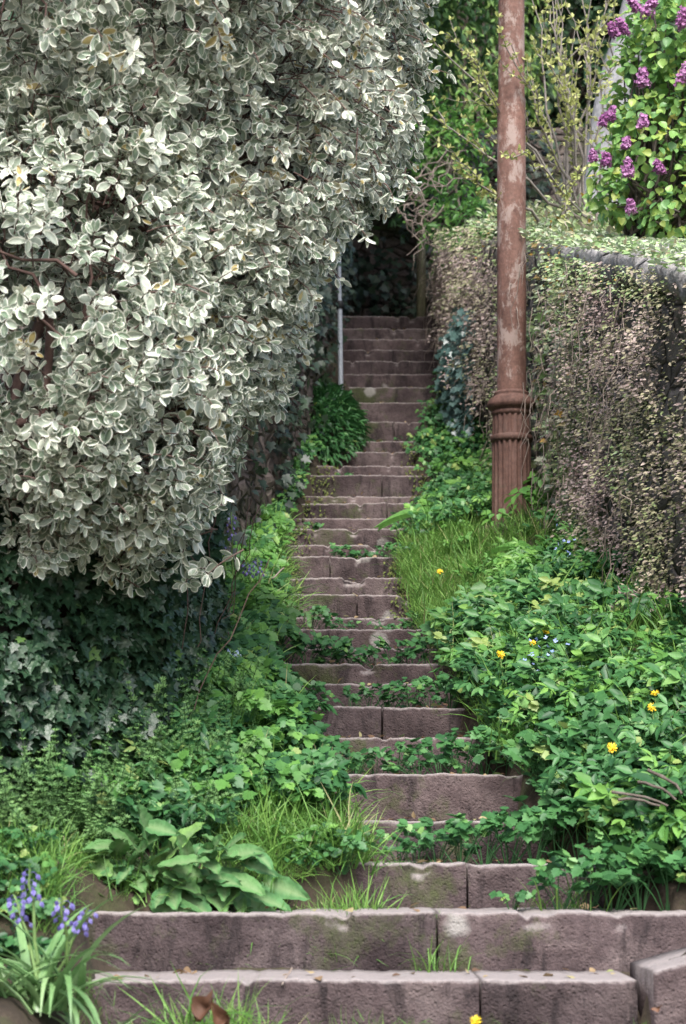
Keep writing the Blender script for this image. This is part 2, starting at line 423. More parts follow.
def cleaver_clump(h=.3, n=6):
    mb = MB()
    for s in range(n):
        a = rng.random() * 6.283; r = .02 + .10 * rng.random()
        base = np.array([rng.normal() * .04, rng.normal() * .04, 0])
        hh = h * (.6 + .5 * rng.random())
        top = base + np.array([math.cos(a) * r, math.sin(a) * r, hh])
        pts = bend(base, top, .01, .014, 6)
        tube(mb, pts, .0016, 3, .3)
        def at_(t): return np.array([np.interp(t, np.linspace(0, 1, 6), pts[:, c]) for c in range(3)])
        for t in np.arange(.18, 1.01, .06 + .03 * rng.random()):
            p = at_(t)
            k = 7; az = np.arange(k) * 6.283 / k + rng.random()
            d = np.stack([np.cos(az), np.sin(az), np.full(k, .35 + .5 * t)], 1)
            up = np.tile([0, -.2, 1.], (k, 1))
            sz = .026 * (1 - .45 * t) * (.8 + .4 * rng.random())
            mb.scatter(LS_N, frames(d, up, np.full(k, sz)), np.tile(p, (k, 1)), np.clip(rng.normal(.35 + .4 * t, .12, k), 0, 1))
    return mb.template()

def dock_clump(n=9, size=.2, leaf=DOCK, lift=.9):
    mb = MB()
    for i in range(n):
        a = i * 2.4 + rng.normal() * .25
        el = lift * (.25 + .75 * (i / n)) + rng.normal() * .08
        d = np.array([math.cos(a), math.sin(a), el + (.35 if math.sin(a) > 0 else -.25)])
        up = np.array([-math.cos(a) * .4, -math.sin(a) * .4 - .75, 1.])
        s = size * (1.1 - .45 * i / n) * (.8 + .35 * rng.random())
        p0 = np.array([math.cos(a), math.sin(a), 0]) * .015
        p1 = p0 + unit(d) * s * .35
        tube(mb, bend(p0, p1, .005, 0, 3), [.004, .003, .002], 4, .6)
        mb.scatter(leaf, frames(d[None], up[None], [s]), p1[None], np.array([np.clip(rng.normal(.5, .22), 0, 1)]))
    return mb.template()

HERB = [herb_clump(.18, .15, 12, .042), herb_clump(.23, .18, 14, .046), herb_clump(.13, .14, 11, .038), herb_clump(.20, .16, 12, .052)]
HERB_S = [herb_clump(.10, .10, 9, .034), herb_clump(.12, .12, 10, .036, LS_W)]
LANCE = [herb_clump(.28, .12, 14, .055, leaf_simple(.36, .05, .2, .4), True), herb_clump(.22, .14, 14, .045, leaf_simple(.46, .05, .15, .4), True)]
BROAD = [herb_clump(.22, .14, 10, .075, LS_W, False), herb_clump(.26, .14, 11, .07, LS, True)]
GRASS = [grass_tuft(.20, 28, .05), grass_tuft(.28, 30, .06), grass_tuft(.13, 26, .05)]
CLEAV = [cleaver_clump(.32, 7), cleaver_clump(.26, 6), cleaver_clump(.38, 8)]
DOCKS = [dock_clump(9, .19), dock_clump(8, .22, DOCK2), dock_clump(10, .16)]

def place(mb, temps, locs, smin=.8, smax=1.2, tilt=.15, rnd_shift=None):
    locs = np.asarray(locs)
    which = rng.integers(len(temps), size=len(locs))
    for i, t in enumerate(temps):
        L_ = locs[which == i]; n = len(L_)
        if not n: continue
        az = 1.571 + rng.normal(size=n) * .6
        s = smin + (smax - smin) * rng.random(n)
        up = np.stack([rng.normal(size=n) * tilt, rng.normal(size=n) * tilt - tilt * .5, np.ones(n)], 1)
        y = np.stack([np.cos(az), np.sin(az), np.zeros(n)], 1)
        Mx = frames(y - up * (np.sum(y * unit(up), 1) / np.linalg.norm(up, axis=1))[:, None], up, s)
        r = np.clip(rng.normal(.46, .19, n), 0, .9)
        if rnd_shift is not None: r = np.clip(r + rnd_shift, 0, 1)
        mb.scatter(t, Mx, L_, r)

# ------------------------------------------------------------------ the stairway
SY = [980, 912, 863, 820, 775, 737, 707, 684, 664, 648, 629, 617, 594, 578, 557, 545, 528, 518, 503, 496, 475, 466, 452, 441, 422, 402, 387, 374, 361, 350, 339, 328, 316]
SD = [5.84, 6.26, 6.69, 7.13, 7.56, 7.99, 8.44, 8.88, 9.33, 9.79, 10.23, 10.70, 11.11, 11.54, 11.95, 12.40, 12.81, 13.26, 13.67, 14.13, 14.48, 14.93, 15.32, 15.73, 16.0, 16.25, 16.54, 16.85, 17.15, 17.47, 17.78, 18.09, 18.39]
XL = [105, 68, 365, 345, 328, 300, 272, 275, 278, 283, 286, 284, 276, 280, 279, 286, 293, 297, 304, 306, 314, 320, 328, 338, 350, 350, 352, 345, 343, 343, 343, 343, 343]
XR = [642, 730, 600, 545, 515, 485, 462, 456, 452, 440, 427, 418, 412, 404, 402, 405, 412, 416, 424, 424, 425, 418, 414, 414, 418, 430, 435, 437, 437, 437, 437, 437, 437]
NS = len(SY)
SP = [P(343, y, d) for y, d in zip(SY, SD)]
SZ = [p[2] for p in SP]
SL = [P(x, y, d)[0] for x, y, d in zip(XL, SY, SD)]
SR = [P(x, y, d)[0] for x, y, d in zip(XR, SY, SD)]
NTH = 'first second third fourth fifth sixth seventh eighth ninth tenth eleventh twelfth thirteenth fourteenth fifteenth sixteenth seventeenth eighteenth nineteenth twentieth'.split()
def nth(i):
    if i <= 20: return NTH[i - 1]
    if i < 30: return 'twenty-' + NTH[i - 21]
    if i == 30: return 'thirtieth'
    return 'thirty-' + NTH[i - 31]

dz = np.array(SD); zz = np.array(SZ)
def stair_z(d):
    return np.interp(d, np.concatenate([[-12, 0, 5.3, 5.75], dz, [18.9, 21, 60]]), np.concatenate([[-4.2, -1.75, -.56, -.50], zz, [4.52, 4.6, 9.]]))
def edge_l(d): return np.interp(d, dz, np.array(SL))
def edge_r(d): return np.interp(d, dz, np.array(SR))
WR = np.array([(5.0, 1.62), (8.0, 1.42), (8.8, 1.35), (11.0, 1.23), (14.0, 1.06), (16.0, .95), (18.4, .87), (20.2, .90)])
WL = np.array([(3.0, -1.75), (5.6, -1.35), (6.7, -1.05), (8.0, -.80), (10.0, -.64), (12.0, -.48), (14.0, -.34), (16.0, -.20), (18.4, -.06), (20.2, -.05)])
def wall_r(d): return np.interp(d, WR[:, 0], WR[:, 1])
def wall_l(d): return np.interp(d, WL[:, 0], WL[:, 1])
def top_r(d): return np.interp(d, [5, 7.4, 8.1, 8.8, 11, 14, 18.4, 21], [1.2, 1.86, 2.10, 2.36, 3.02, 3.98, 5.25, 5.4])
def top_l(d): return np.interp(d, [3, 6.7, 9, 12, 18.4, 21], [.2, .75, 1.75, 2.9, 5.6, 5.9])

def ground_z(x, d):
    """height of the soil"""
    x = np.asarray(x, float); d = np.asarray(d, float)
    zs = stair_z(d); l = edge_l(d); r = edge_r(d)
    dr = np.clip(x - r, 0, None); dl = np.clip(l - x, 0, None)
    out = np.where((x > l) & (x < r), -.17, 0.)
    onstep = (d > 5.75) & (d < 18.4)
    rise_r = np.interp(dr, [0, .05, .3, .7, 1.2, 3], [-.03, .02, .09, .27, .40, .5])
    rise_l = np.interp(dl, [0, .05, .3, .7, 1.2, 3], [-.03, .03, .13, .28, .38, .42])
    near = np.clip((d - 6.3) / 1.2, .25, 1)
    bank = np.where(x >= r, rise_r * near, np.where(x <= l, rise_l * near, -.17))
    z = zs + np.where(onstep, bank, np.where((x > l) & (x < r), 0, bank * .5))
    z = z + .17 * np.clip((SL[0] - .03 - x) / .12, 0, 1) * np.clip((d - 4.6) / .6, 0, 1) * np.clip((6.5 - d) / .3, 0, 1)
    # gardens behind the walls
    z = np.where(x > wall_r(d) + .2, np.maximum(z, np.where(d > 7.5, top_r(d) - .18, z)), z)
    z = np.where(x < wall_l(d) - .2, np.maximum(z, np.where(d > 6.0, top_l(d) - .3, z)), z)
    return z

gx = np.concatenate([np.linspace(-60, -3, 20)[:-1], np.linspace(-3, -1.2, 20)[:-1], np.linspace(-1.2, 1.6, 90)[:-1], np.linspace(1.6, 3, 16)[:-1], np.linspace(3, 60, 20)])
gy = np.concatenate([np.linspace(-40, 4.6, 24)[:-1], np.linspace(4.6, 21, 340)[:-1], np.linspace(21, 140, 30)])
X, Y = np.meshgrid(gx, gy)
Z = ground_z(X, Y)
nz = np.array([[mnoise.fractal(Vector((x * 5, y * 5, 0)), 1, 2, 3) for x in gx] for y in gy])
Z = Z + nz * .018
g = MB(); nx = len(gx); ny = len(gy)
ii, jj = np.meshgrid(np.arange(nx - 1), np.arange(ny - 1))
a0 = (jj * nx + ii).ravel()
g.add(np.stack([X, Y, Z], 2).reshape(-1, 3), (), np.stack([a0, a0 + 1, a0 + nx + 1, a0 + nx], 1))
tag(g.build('ground', M['soil'], smooth=True), kind='structure')

def slab_mesh(x0, x1, d0, d1, zt, hgt, seed, name='stone_slab'):
    """rough slab: profile from the foot of the riser over a worn nosing to the back of the tread"""
    prof = [(0, -hgt), (.002, -hgt * .8), (0, -hgt * .6), (-.002, -hgt * .4), (0, -hgt * .22), (.000, -.026), (.001, -.012), (.005, -.003), (.013, 0), (.07, .001)]
    k = len(prof)
    pr = [(d0 + a, zt + b) for a, b in prof] + [(d0 + (d1 - d0) * .6, zt), (d1, zt), (d1, zt - hgt)]
    n = max(8, int((x1 - x0) / .014))
    xs = np.linspace(x0, x1, n)
    v = []
    for i, x in enumerate(xs):
        e = min(i, n - 1 - i)
        er = .002 if e == 0 else 0
        for j, (yy, z) in enumerate(pr):
            q = (x, yy + seed, z)
            f = .010 * fbm(q, 2.2, seed) + .007 * fbm(q, 9, seed) + .0035 * fbm(q, 26, seed)
            tz = .005 * fbm((x, seed, 0), 1.1, seed) + .004 * fbm((x, seed, 3), 14, seed) + .003 * fbm((x, seed, 9), 40, seed)
            chip = max(0, fbm((x, seed * 2, 1), 9, seed) - .40) * .08 if 5 <= j <= 9 else 0
            front = 1 if j < k - 1 else .2
            v.append((x + (er if i < n / 2 else -er) * (1 if j < k else 0), yy + f * front * 1.2 + er + chip, z + (tz - chip * .7 if j >= 5 else tz * .5)))
    m = len(pr); q = []
    for i in range(n - 1):
        for j in range(m): q.append((i * m + j, (i + 1) * m + j, (i + 1) * m + (j + 1) % m, i * m + (j + 1) % m))
    mb = MB(); mb.add(v, (), q)
    c0 = [(0, j, j + 1) for j in range(1, m - 1)]
    b = (n - 1) * m
    c1 = [(b, b + j + 1, b + j) for j in range(1, m - 1)]
    mb.T.append(np.array(c0 + c1))
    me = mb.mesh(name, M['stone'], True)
    return me

extra = {0: 'partly behind grass sprouts', 1: 'the broadest, with an upright joint', 32: 'topmost, in deep shade'}
JOINT = {0: [480], 1: [437], 2: [467], 6: [382], 12: [357], 14: [330], 18: [387], 20: [382], 24: [394]}
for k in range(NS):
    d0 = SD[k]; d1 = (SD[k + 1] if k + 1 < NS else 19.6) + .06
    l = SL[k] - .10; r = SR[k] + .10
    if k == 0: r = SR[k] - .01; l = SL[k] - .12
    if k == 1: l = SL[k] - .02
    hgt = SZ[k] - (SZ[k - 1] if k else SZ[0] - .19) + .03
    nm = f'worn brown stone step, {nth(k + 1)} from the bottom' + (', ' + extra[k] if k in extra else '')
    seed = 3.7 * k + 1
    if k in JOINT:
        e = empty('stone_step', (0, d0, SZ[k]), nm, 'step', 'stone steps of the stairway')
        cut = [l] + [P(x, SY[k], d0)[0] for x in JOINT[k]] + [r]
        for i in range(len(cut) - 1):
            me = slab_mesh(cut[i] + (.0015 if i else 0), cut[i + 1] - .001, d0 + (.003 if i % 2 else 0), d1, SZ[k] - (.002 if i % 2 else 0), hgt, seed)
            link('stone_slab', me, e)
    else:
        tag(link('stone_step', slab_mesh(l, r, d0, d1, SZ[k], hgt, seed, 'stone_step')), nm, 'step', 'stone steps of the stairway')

# kerb stone at the right of the lowest step
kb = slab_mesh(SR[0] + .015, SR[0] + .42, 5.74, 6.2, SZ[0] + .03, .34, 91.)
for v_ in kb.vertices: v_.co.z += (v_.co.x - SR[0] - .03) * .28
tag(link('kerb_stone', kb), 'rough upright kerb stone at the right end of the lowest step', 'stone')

# ------------------------------------------------------------------ walls
def wall_build(name, line, z_top, side, thick, material, label, bump=.035, s0=.0, ztop_scale=1.0, d_range=None):
    """rubble wall following line; side = +1 body lies to +x"""
    ds = np.arange(d_range[0], d_range[1] + .01, .07)
    rows = 22
    mb = MB(); V = []
    for d in ds:
        x0 = line(d); zt = z_top(d); zb = stair_z(d) - .35
        for i in range(rows):
            t = i / (rows - 1); z = zb + (zt - zb) * t
            f = bump * fbm((d * 1.0, z * 1.3, side * 3), 4.5) + bump * .7 * fbm((d, z, side * 5), 12)
            V.append((x0 + side * f, d, z))
        for w in (.35, .7, 1.0):
            V.append((x0 + side * thick * w, d, zt + .02 * fbm((d, w, 2), 5) - (.02 if w == 1 else 0)))
        V.append((x0 + side * thick, d, zb))
    m = rows + 4; q = []
    for i in range(len(ds) - 1):
        for j in range(m - 1):
            a = (i * m + j, (i + 1) * m + j, (i + 1) * m + j + 1, i * m + j + 1)
            q.append(a if side < 0 else a[::-1])
    mb.add(V, (), q)
    for b in (0, (len(ds) - 1) * m):
        mb.T.append(np.array([(b, b + j, b + j + 1) for j in range(1, m - 1)]))
    e = empty(name, (line(d_range[0]), d_range[0], stair_z(d_range[0])), label, 'wall')
    mb.build('masonry', material, e)
    return e

wr = wall_build('garden_wall', wall_r, lambda d: top_r(d) - .06, 1, .42, M['wall'], 'overgrown rubble garden wall to the right of the steps, below the lilac', d_range=(7.4, 20.2))
# coping stones
cp = np.arange(7.4, 11.6, .84)
for i, d in enumerate(cp):
    mb = MB(); V = []
    n = 22
    for a in np.linspace(d + .006, d + .834, n):
        x0 = wall_r(a) - .05; zt = top_r(a) - .055
        for (u, w) in [(.01, -.03), (-.01, .0), (-.012, .07), (.012, .10), (.14, .115), (.42, .11), (.50, .07), (.52, -.03)]:
            V.append((x0 + u + .030 * fbm((a, u, w), 5, 2) +   .022 * fbm((a, u, w), 15, 2), a, zt + w + .035 * fbm((a, u, 4), 3.5, 2) + .024 * fbm((a, u, 4), 13, 2)))
    q = [(r_ * 8 + c, r_ * 8 + (c + 1) % 8, (r_ + 1) * 8 + (c + 1) % 8, (r_ + 1) * 8 + c) for r_ in range(n - 1) for c in range(8)]
    mb.add(V, (), q)
    for b in (0, (n - 1) * 8): mb.T.append(np.array([(b, b + j, b + j + 1) for j in range(1, 7)]))
    mb.build('coping_stone', M['coping'], wr)

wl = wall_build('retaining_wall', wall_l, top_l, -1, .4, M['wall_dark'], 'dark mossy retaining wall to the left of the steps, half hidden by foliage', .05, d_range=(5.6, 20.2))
# end wall behind the top of the stairs
mb = MB(); V = []; nxs = 40; nzs = 30
for i in range(nxs):
    for j in range(nzs):
        x = -2.2 + 4.6 * i / (nxs - 1); z = 4.2 + 2.6 * j / (nzs - 1)
        V.append((x, 20.15 + .05 * fbm((x, z, 1), 4) + .03 * fbm((x, z, 7), 11), z))
Q = [(i * nzs + j, (i + 1) * nzs + j, (i + 1) * nzs + j + 1, i * nzs + j + 1) for i in range(nxs - 1) for j in range(nzs - 1)]
mb.add(V, (), Q)
mb.add([(-2.2, 20.5, 6.8), (2.4, 20.5, 6.8), (2.4, 20.5, 4.2), (-2.2, 20.5, 4.2)], (), [(0, 1, 2, 3)])
mb.add([(-2.2, 20.14, 6.8), (2.4, 20.14, 6.8), (2.4, 20.5, 6.8), (-2.2, 20.5, 6.8)], (), [(0, 1, 2, 3)])
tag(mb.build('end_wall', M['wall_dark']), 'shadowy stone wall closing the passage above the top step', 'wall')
# gate post standing in the dark
mb = MB()
c = P(421, 316, 19.3)
tube(mb, [(c[0], 19.3, 4.4), (c[0] + .005, 19.3, 5.0), (c[0], 19.3, 5.75)], [.045, .045, .044], 8)
tag(mb.build('wooden_post', M['wood']), 'old olive-brown wooden post in the shade at the top of the stairs', 'post')

# ------------------------------------------------------------------ rusty cast-iron pipe column
pb = P(511.5, 520, 12.0); pb[2] = 1.60
def lathe(mb, cx, cy, prof, k=48, flute=None, lean=(.011, 0), z0=1.75):
    V = []; an = np.linspace(0, 2 * math.pi, k, endpoint=False)
    for r, z in prof:
        rr = np.full(k, r)
        if flute: rr = r - flute[1] * (np.abs(np.sin(an * flute[0] / 2)) < .55)
        V.append(np.stack([cx + lean[0] * (z - z0) + rr * np.cos(an), cy + lean[1] * (z - z0) + rr * np.sin(an), np.full(k, z)], 1))
    n = len(prof)
    q = [(i * k + j, i * k + (j + 1) % k, (i + 1) * k + (j + 1) % k, (i + 1) * k + j) for i in range(n - 1) for j in range(k)]
    mb.add(np.concatenate(V), (), q)
def Zp(y): return P(510, y, 12.0)[2]
col = empty('pipe_column', tuple(pb), 'tall rusty iron pipe column with fluted base and peeling paint', 'pole')
mb = MB(); lathe(mb, pb[0], 12, [(.111, pb[2] - .2), (.111, 1.7), (.110, 2.0), (.109, Zp(441))], 120, (20, .013)); mb.build('fluted_base', M['rust_base'], col)
mb = MB(); lathe(mb, pb[0], 12, [(.106, Zp(443)), (.118, Zp(441.5)), (.121, Zp(439)), (.118, Zp(436.5)), (.106, Zp(435.5))]); mb.build('ring', M['rust_base'], col, True)
mb = MB(); lathe(mb, pb[0], 12, [(.109, Zp(436.5)), (.107, Zp(414))], 120, (20, .009)); mb.build('fluted_neck', M['rust_base'], col)
mb = MB(); lathe(mb, pb[0], 12, [(.100, Zp(417)), (.112, Zp(415.5)), (.116, Zp(413)), (.110, Zp(411)), (.124, Zp(410)), (.138, Zp(407)), (.139, Zp(404.5)), (.126, Zp(400)),
                                 (.105, Zp(397.5)), (.096, Zp(396)), (.100, Zp(395)), (.099, Zp(393)), (.090, Zp(392)), (.080, Zp(391.5))]); mb.build('collar', M['rust_base'], col, True)
mb = MB()
lathe(mb, pb[0] + .001, 12, [(.083, Zp(393)), (.083, Zp(370)), (.0825, Zp(250)), (.0815, Zp(100)), (.076, Zp(98)), (.0755, Zp(0)), (.074, 8.0), (.074, 8.02), (0.001, 8.03)], 48)
mb.build('shaft', M['rust'], col, True)

# steel post at the upper left
sp0 = P(341, 386, 16.4)
po = empty('steel_post', tuple(sp0), 'slim galvanised steel post with a black clamp beside the upper steps', 'post')
zt = P(339, 238, 16.4)[2]; zm = P(340, 305, 16.4)[2]; xt = P(338.5, 238, 16.4)[0]
mb = MB(); tube(mb, [(sp0[0], 16.4, sp0[2] - .15), ((sp0[0] + xt) / 2, 16.4, zm)], .019, 12); mb.build('lower_tube', M['galv'], po, True)
mb = MB(); tube(mb, [((sp0[0] + xt) / 2, 16.4, zm), (xt, 16.4, zt)], .016, 12); mb.build('upper_tube', M['galv'], po, True)
mb = MB(); lathe(mb, (sp0[0] + xt) / 2, 16.4, lean=(0, 0), prof=[(.016, zm - .03), (.030, zm - .028), (.030, zm + .018), (.024, zm + .03), (.016, zm + .03)], k=14); mb.build('clamp', M['black'], po, True)

# ------------------------------------------------------------------ big variegated shrub on the left
ELL = [  # photo px, py, depth, radii x, y(depth), z in metres
    (50, 320, 6.45, .50, .50, .62), (150, 120, 6.9, .70, .6, .75), (300, 70, 7.9, .46, .5, .58), (150, 400, 6.7, .24, .35, .42),
    (235, 270, 7.05, .25, .35, .36), (40, -60, 6.6, .95, .7, .70), (230, -100, 7.6, .75, .6, .6), (335, 175, 8.0, .20, .3, .20), (90, 445, 6.5, .30, .3, .28), (175, 485, 6.9, .09, .2, .17), (268, 285, 7.5, .17, .3, .25), (215, 395, 7.1, .14, .25, .22), (30, 470, 6.5, .22, .3, .26), (340, 115, 8.2, .27, .3, .34), (248, 345, 7.1, .13, .25, .27), (190, 330, 6.75, .24, .3, .36), (150, 240, 6.7, .40, .4, .40), (250, 180, 7.2, .35, .4, .36), (120, 470, 6.6, .22, .25, .24), (220, 425, 7.0, .09, .2, .18), (120, 520, 6.75, .14, .2, .18), (40, 530, 6.6, .16, .2, .14)]
EC = np.array([P(e[0], e[1], e[2]) for e in ELL]); ER = np.array([e[3:6] for e in ELL])
def inside(p, shrink=1.0):
    q = (p[:, None, :] - EC[None]) / (ER[None] * shrink)
    return (np.sum(q * q, 2) < 1).any(1)
tips = []; nrm = []
for c_, r_ in zip(EC, ER):
    area = 4 * math.pi * ((r_[0] * r_[1] + r_[0] * r_[2] + r_[1] * r_[2]) / 3)
    n = int(area * 520)
    u = rand_dirs(n)
    rad = np.where(rng.random(n) < .74, 1 + rng.normal(size=n) * .10, .5 + .45 * rng.random(n))
    p = c_ + u * r_ * rad[:, None]
    keep = ~inside(p, .86) | (rng.random(n) < .22)
    gap = np.array([fbm(q, 3.4, 5.) for q in p]) > -.14 - .25 * (p[:, 0] > -.5)
    keep &= gap
    tips.append(p[keep]); nrm.append(unit(u / r_)[keep])
hang = np.array([P(40 + 165 * a, 500 + 85 * b ** 1.7, 6.72 + .25 * c) for a, b, c in rng.random((120, 3))])
tips.append(hang); nrm.append(unit(rng.normal(size=hang.shape) * .5 + [.2, -.7, -.4]))
tips = np.concatenate(tips); nrm = np.concatenate(nrm)
shrub = empty('variegated_shrub', (-1.3, 7.0, .6), 'huge cream and grey-green variegated shrub overhanging the steps from the left', 'shrub')
fol = [MB(), MB()]; br = MB()
for p, n in zip(tips, nrm):
    rightness = np.clip((p[0] + .55) / .5, 0, 1)                    # outer shoots on the right hang
    d = unit(n * .9 + np.array([.15, -.45, .25 - .95 * rightness]) + rng.normal(size=3) * .35)
    Ls = .06 + .08 * rng.random()
    tone = np.clip(rng.normal(.46, .24) + .14 * rightness, 0, .95)
    tube(br, bend(p - d * Ls * 1.3, p, .01, .003, 4), [.0028, .0024, .002, .0015], 4)
    nw = rng.integers(2, 4)
    for w in range(nw):
        at = p - d * Ls * (w / 2.2)
        k = 5 if w == 0 else 4
        az = np.arange(k) * 6.283 / k + rng.random() * 6 + rng.normal(size=k) * .35
        ref = unit(np.cross(d, [0.3, .2, 1.])); ref2 = np.cross(d, ref)
        open_ = .55 + .55 * (w > 0) + .35 * rng.random()
        rad = np.cos(az)[:, None] * ref + np.sin(az)[:, None] * ref2
        ld = d * (.85 - .25 * w) + rad * open_ + np.array([0, 0, -.15 - .35 * rightness]) + rng.normal(size=(k, 3)) * .27
        up = d * 1.0 - rad * .25 + rng.normal(size=(k, 3)) * .32
        s = (.030 + .030 * rng.random(k) ** 1.2) * (1.0 if w else .8) * (1 - .08 * rightness)
        fol[rng.integers(2)].scatter((LO, LO2, LO3)[rng.integers(3)], frames(ld, up, s), np.tile(at, (k, 1)) + unit(ld) * .006 - d * (.022 * rng.random((k, 1))), np.clip(rng.normal(tone, .13, k), 0, 1))
both = MB()
for f_ in fol:
    if f_.n: both.V += f_.V; both.E += f_.E; both.R += f_.R; both.Q += [q + both.n for q in f_.Q]; both.n += f_.n
both.build('foliage', M['varieg'], shrub)
roots = [np.array([-1.5, 7.2, .5]), np.array([-1.15, 7.5, .7]), np.array([-1.35, 6.8, .4])]
sel = rng.choice(len(tips), 260, replace=False)
for c_ in EC:
    r0 = roots[rng.integers(3)]
    tube(br, bend(r0, c_, .15, .05, 8), np.linspace(.03, .012, 8), 7)
for i in sel:
    c_ = EC[np.argmin(np.linalg.norm(EC - tips[i], axis=1))]
    tube(br, bend(c_ + rng.normal(size=3) * .08, tips[i] - nrm[i] * .05, .02, .02, 6), np.linspace(.007, .0025, 6), 5)
br.build('branch', M['twigred'], shrub)

# ------------------------------------------------------------------ leaves on surfaces
def leaf_sheet(mb, pts, nrm, t, size, droop=.9, jit=.45, rnd=None, tilt=.5):
    n = len(pts)
    d = np.stack([rng.normal(size=n) * .5, rng.normal(size=n) * .3, np.full(n, -droop)], 1) + nrm * tilt
    up = nrm + np.array([0, 0, .35]) + rng.normal(size=(n, 3)) * jit
    mb.scatter(t, frames(d, up, size * (.65 + .7 * rng.random(n))), pts, rnd)

def on_wall(n, line, side, d0, d1, h0, h1, z_top, out=(.02, .12)):
    """points over the face of a wall; h 0 at the soil, 1 at the top"""
    d = d0 + (d1 - d0) * rng.random(n); x = line(d)
    zb = ground_z(x - side * .1, d); zt = z_top(d)
    h = h0 + (h1 - h0) * rng.random(n)
    p = np.stack([x - side * (out[0] + (out[1] - out[0]) * rng.random(n)), d, zb + (zt - zb) * h], 1)
    return p, h

# ivy draping the near retaining wall at the left
iv = empty('ivy', (-1.0, 6.8, .1), 'dark green large-leaved ivy covering the wall under the variegated shrub', 'ivy')
mb = MB(); st = MB()
n = 8600
s = rng.random(n)
poly = np.array([(-1.75, 5.95), (-1.2, 6.35), (-.78, 6.75), (-.60, 7.1), (-.52, 7.7), (-.50, 8.4)])
ti = np.linspace(0, 1, len(poly))
x = np.interp(s, ti, poly[:, 0]); y = np.interp(s, ti, poly[:, 1])
zb = ground_z(x + .1, y) - .02
z = zb + rng.random(n) ** .9 * np.interp(s, [0, .5, 1], [1.35, 1.15, .75])
p = np.stack([x, y, z], 1)
bulge = np.array([fbm(q, 3.2, 2.) for q in p])
nr = unit(np.stack([np.full(n, .55), np.full(n, -1.), np.full(n, .25)], 1))
keep = (bulge > -.9)
p = p + nr * (bulge * .13 + rng.random(n) * .06)[:, None]
leaf_sheet(mb, p[keep], nr[keep], IVY, .046, .8, .75, np.clip(rng.normal(.45, .22, keep.sum()), 0, 1))
for i in range(16):
    u = rng.random(); b = np.array([np.interp(u, ti, poly[:, 0]), np.interp(u, ti, poly[:, 1]), 0]); b[2] = ground_z(b[0], b[1])
    tube(st, bend(b, b + [rng.normal() * .15, .02, .55 + .4 * rng.random()], 0, .012, 12), .0018, 4)
mb.build('foliage', M['ivy'], iv); st.build('stem', M['twigred'], iv)
# bank of earth and roots behind the ivy
mb = MB(); V = []
for i, u in enumerate(np.linspace(0, 1, 40)):
    bx = np.interp(u, ti, poly[:, 0]); by = np.interp(u, ti, poly[:, 1])
    for j in range(14):
        zz_ = ground_z(bx + .1, by) - .1 + j * .115
        f = fbm((bx, by, zz_), 3.2, 2.) * .10
        V.append((bx - .10 + .5 * f, by + .14 - f, zz_))
Q = [(i * 14 + j, (i + 1) * 14 + j, (i + 1) * 14 + j + 1, i * 14 + j + 1) for i in range(39) for j in range(13)]
mb.add(V, (), Q)
mb.build('root_bank', M['soil'], iv, True)

# creeper over the right-hand wall
cr = empty('creeper', (1.3, 9, .9), 'tangled dry and green creeper hanging over the right-hand garden wall', 'creeper')
mb = MB(); tw = MB()
def creeper_part(n, d0, d1, h0, h1, size, rnd_fn, out, t=LS):
    p, h = on_wall(n, wall_r, 1, d0, d1, h0, h1, top_r, (0, out))
    thick = np.array([fbm(q, 2.3, 9.) for q in p])
    dens = np.array([fbm(q, 5., 3.) for q in p])
    p[:, 0] -= np.clip(thick, -.2, 1) * np.where(p[:, 1] > 16.8, .03, .12)
    keep = (dens > -.35) & ~((p[:, 0] < 1.10) & (p[:, 1] > 10.8) & (p[:, 1] < 12.4))
    nr = unit(np.stack([np.full(n, -.8), np.full(n, -.6), np.full(n, .3)], 1))
    r = np.clip(rnd_fn(p, h, thick), 0, 1)
    leaf_sheet(mb, p[keep], nr[keep], t, size, .5, .7, r[keep], .8)
def tone1(p, h, th):
    v = np.array([fbm(q, 1.9, 17.) for q in p])
    return .38 + v * .55 + rng.normal(size=len(p)) * .10 + (h > .9) * .25
creeper_part(19000, 8.5, 11.4, .06, 1.0, .0205, tone1, .16)
creeper_part(1300, 10.6, 13.2, .0, .75, .045, lambda p, h, th: .82 + rng.normal(size=len(p)) * .09, .07, IVY)
creeper_part(1500, 10.4, 13.5, .55, 1.05, .036, lambda p, h, th: .88 + rng.normal(size=len(p)) * .06, .08)
creeper_part(3600, 7.5, 8.5, .1, 1.0, .021, lambda p, h, th: .35 + rng.normal(size=len(p)) * .15, .08)
creeper_part(3600, 11.0, 14.0, .0, 1.03, .029, lambda p, h, th: .42 + np.array([fbm(q, 2.0, 31.) for q in p]) * .5 + rng.normal(size=len(p)) * .14 + (h > .9) * .3, .16)
creeper_part(5600, 14.0, 17.0, .25, 1.04, .030, lambda p, h, th: .30 + np.array([fbm(q, 1.6, 7.) for q in p]) * .4 + rng.normal(size=len(p)) * .12 + (h > .9) * .25, .2)
creeper_part(2600, 17.0, 19.6, .25, 1.04, .030, lambda p, h, th: .30 + np.array([fbm(q, 1.6, 7.) for q in p]) * .4 + rng.normal(size=len(p)) * .12 + (h > .9) * .25, .04)
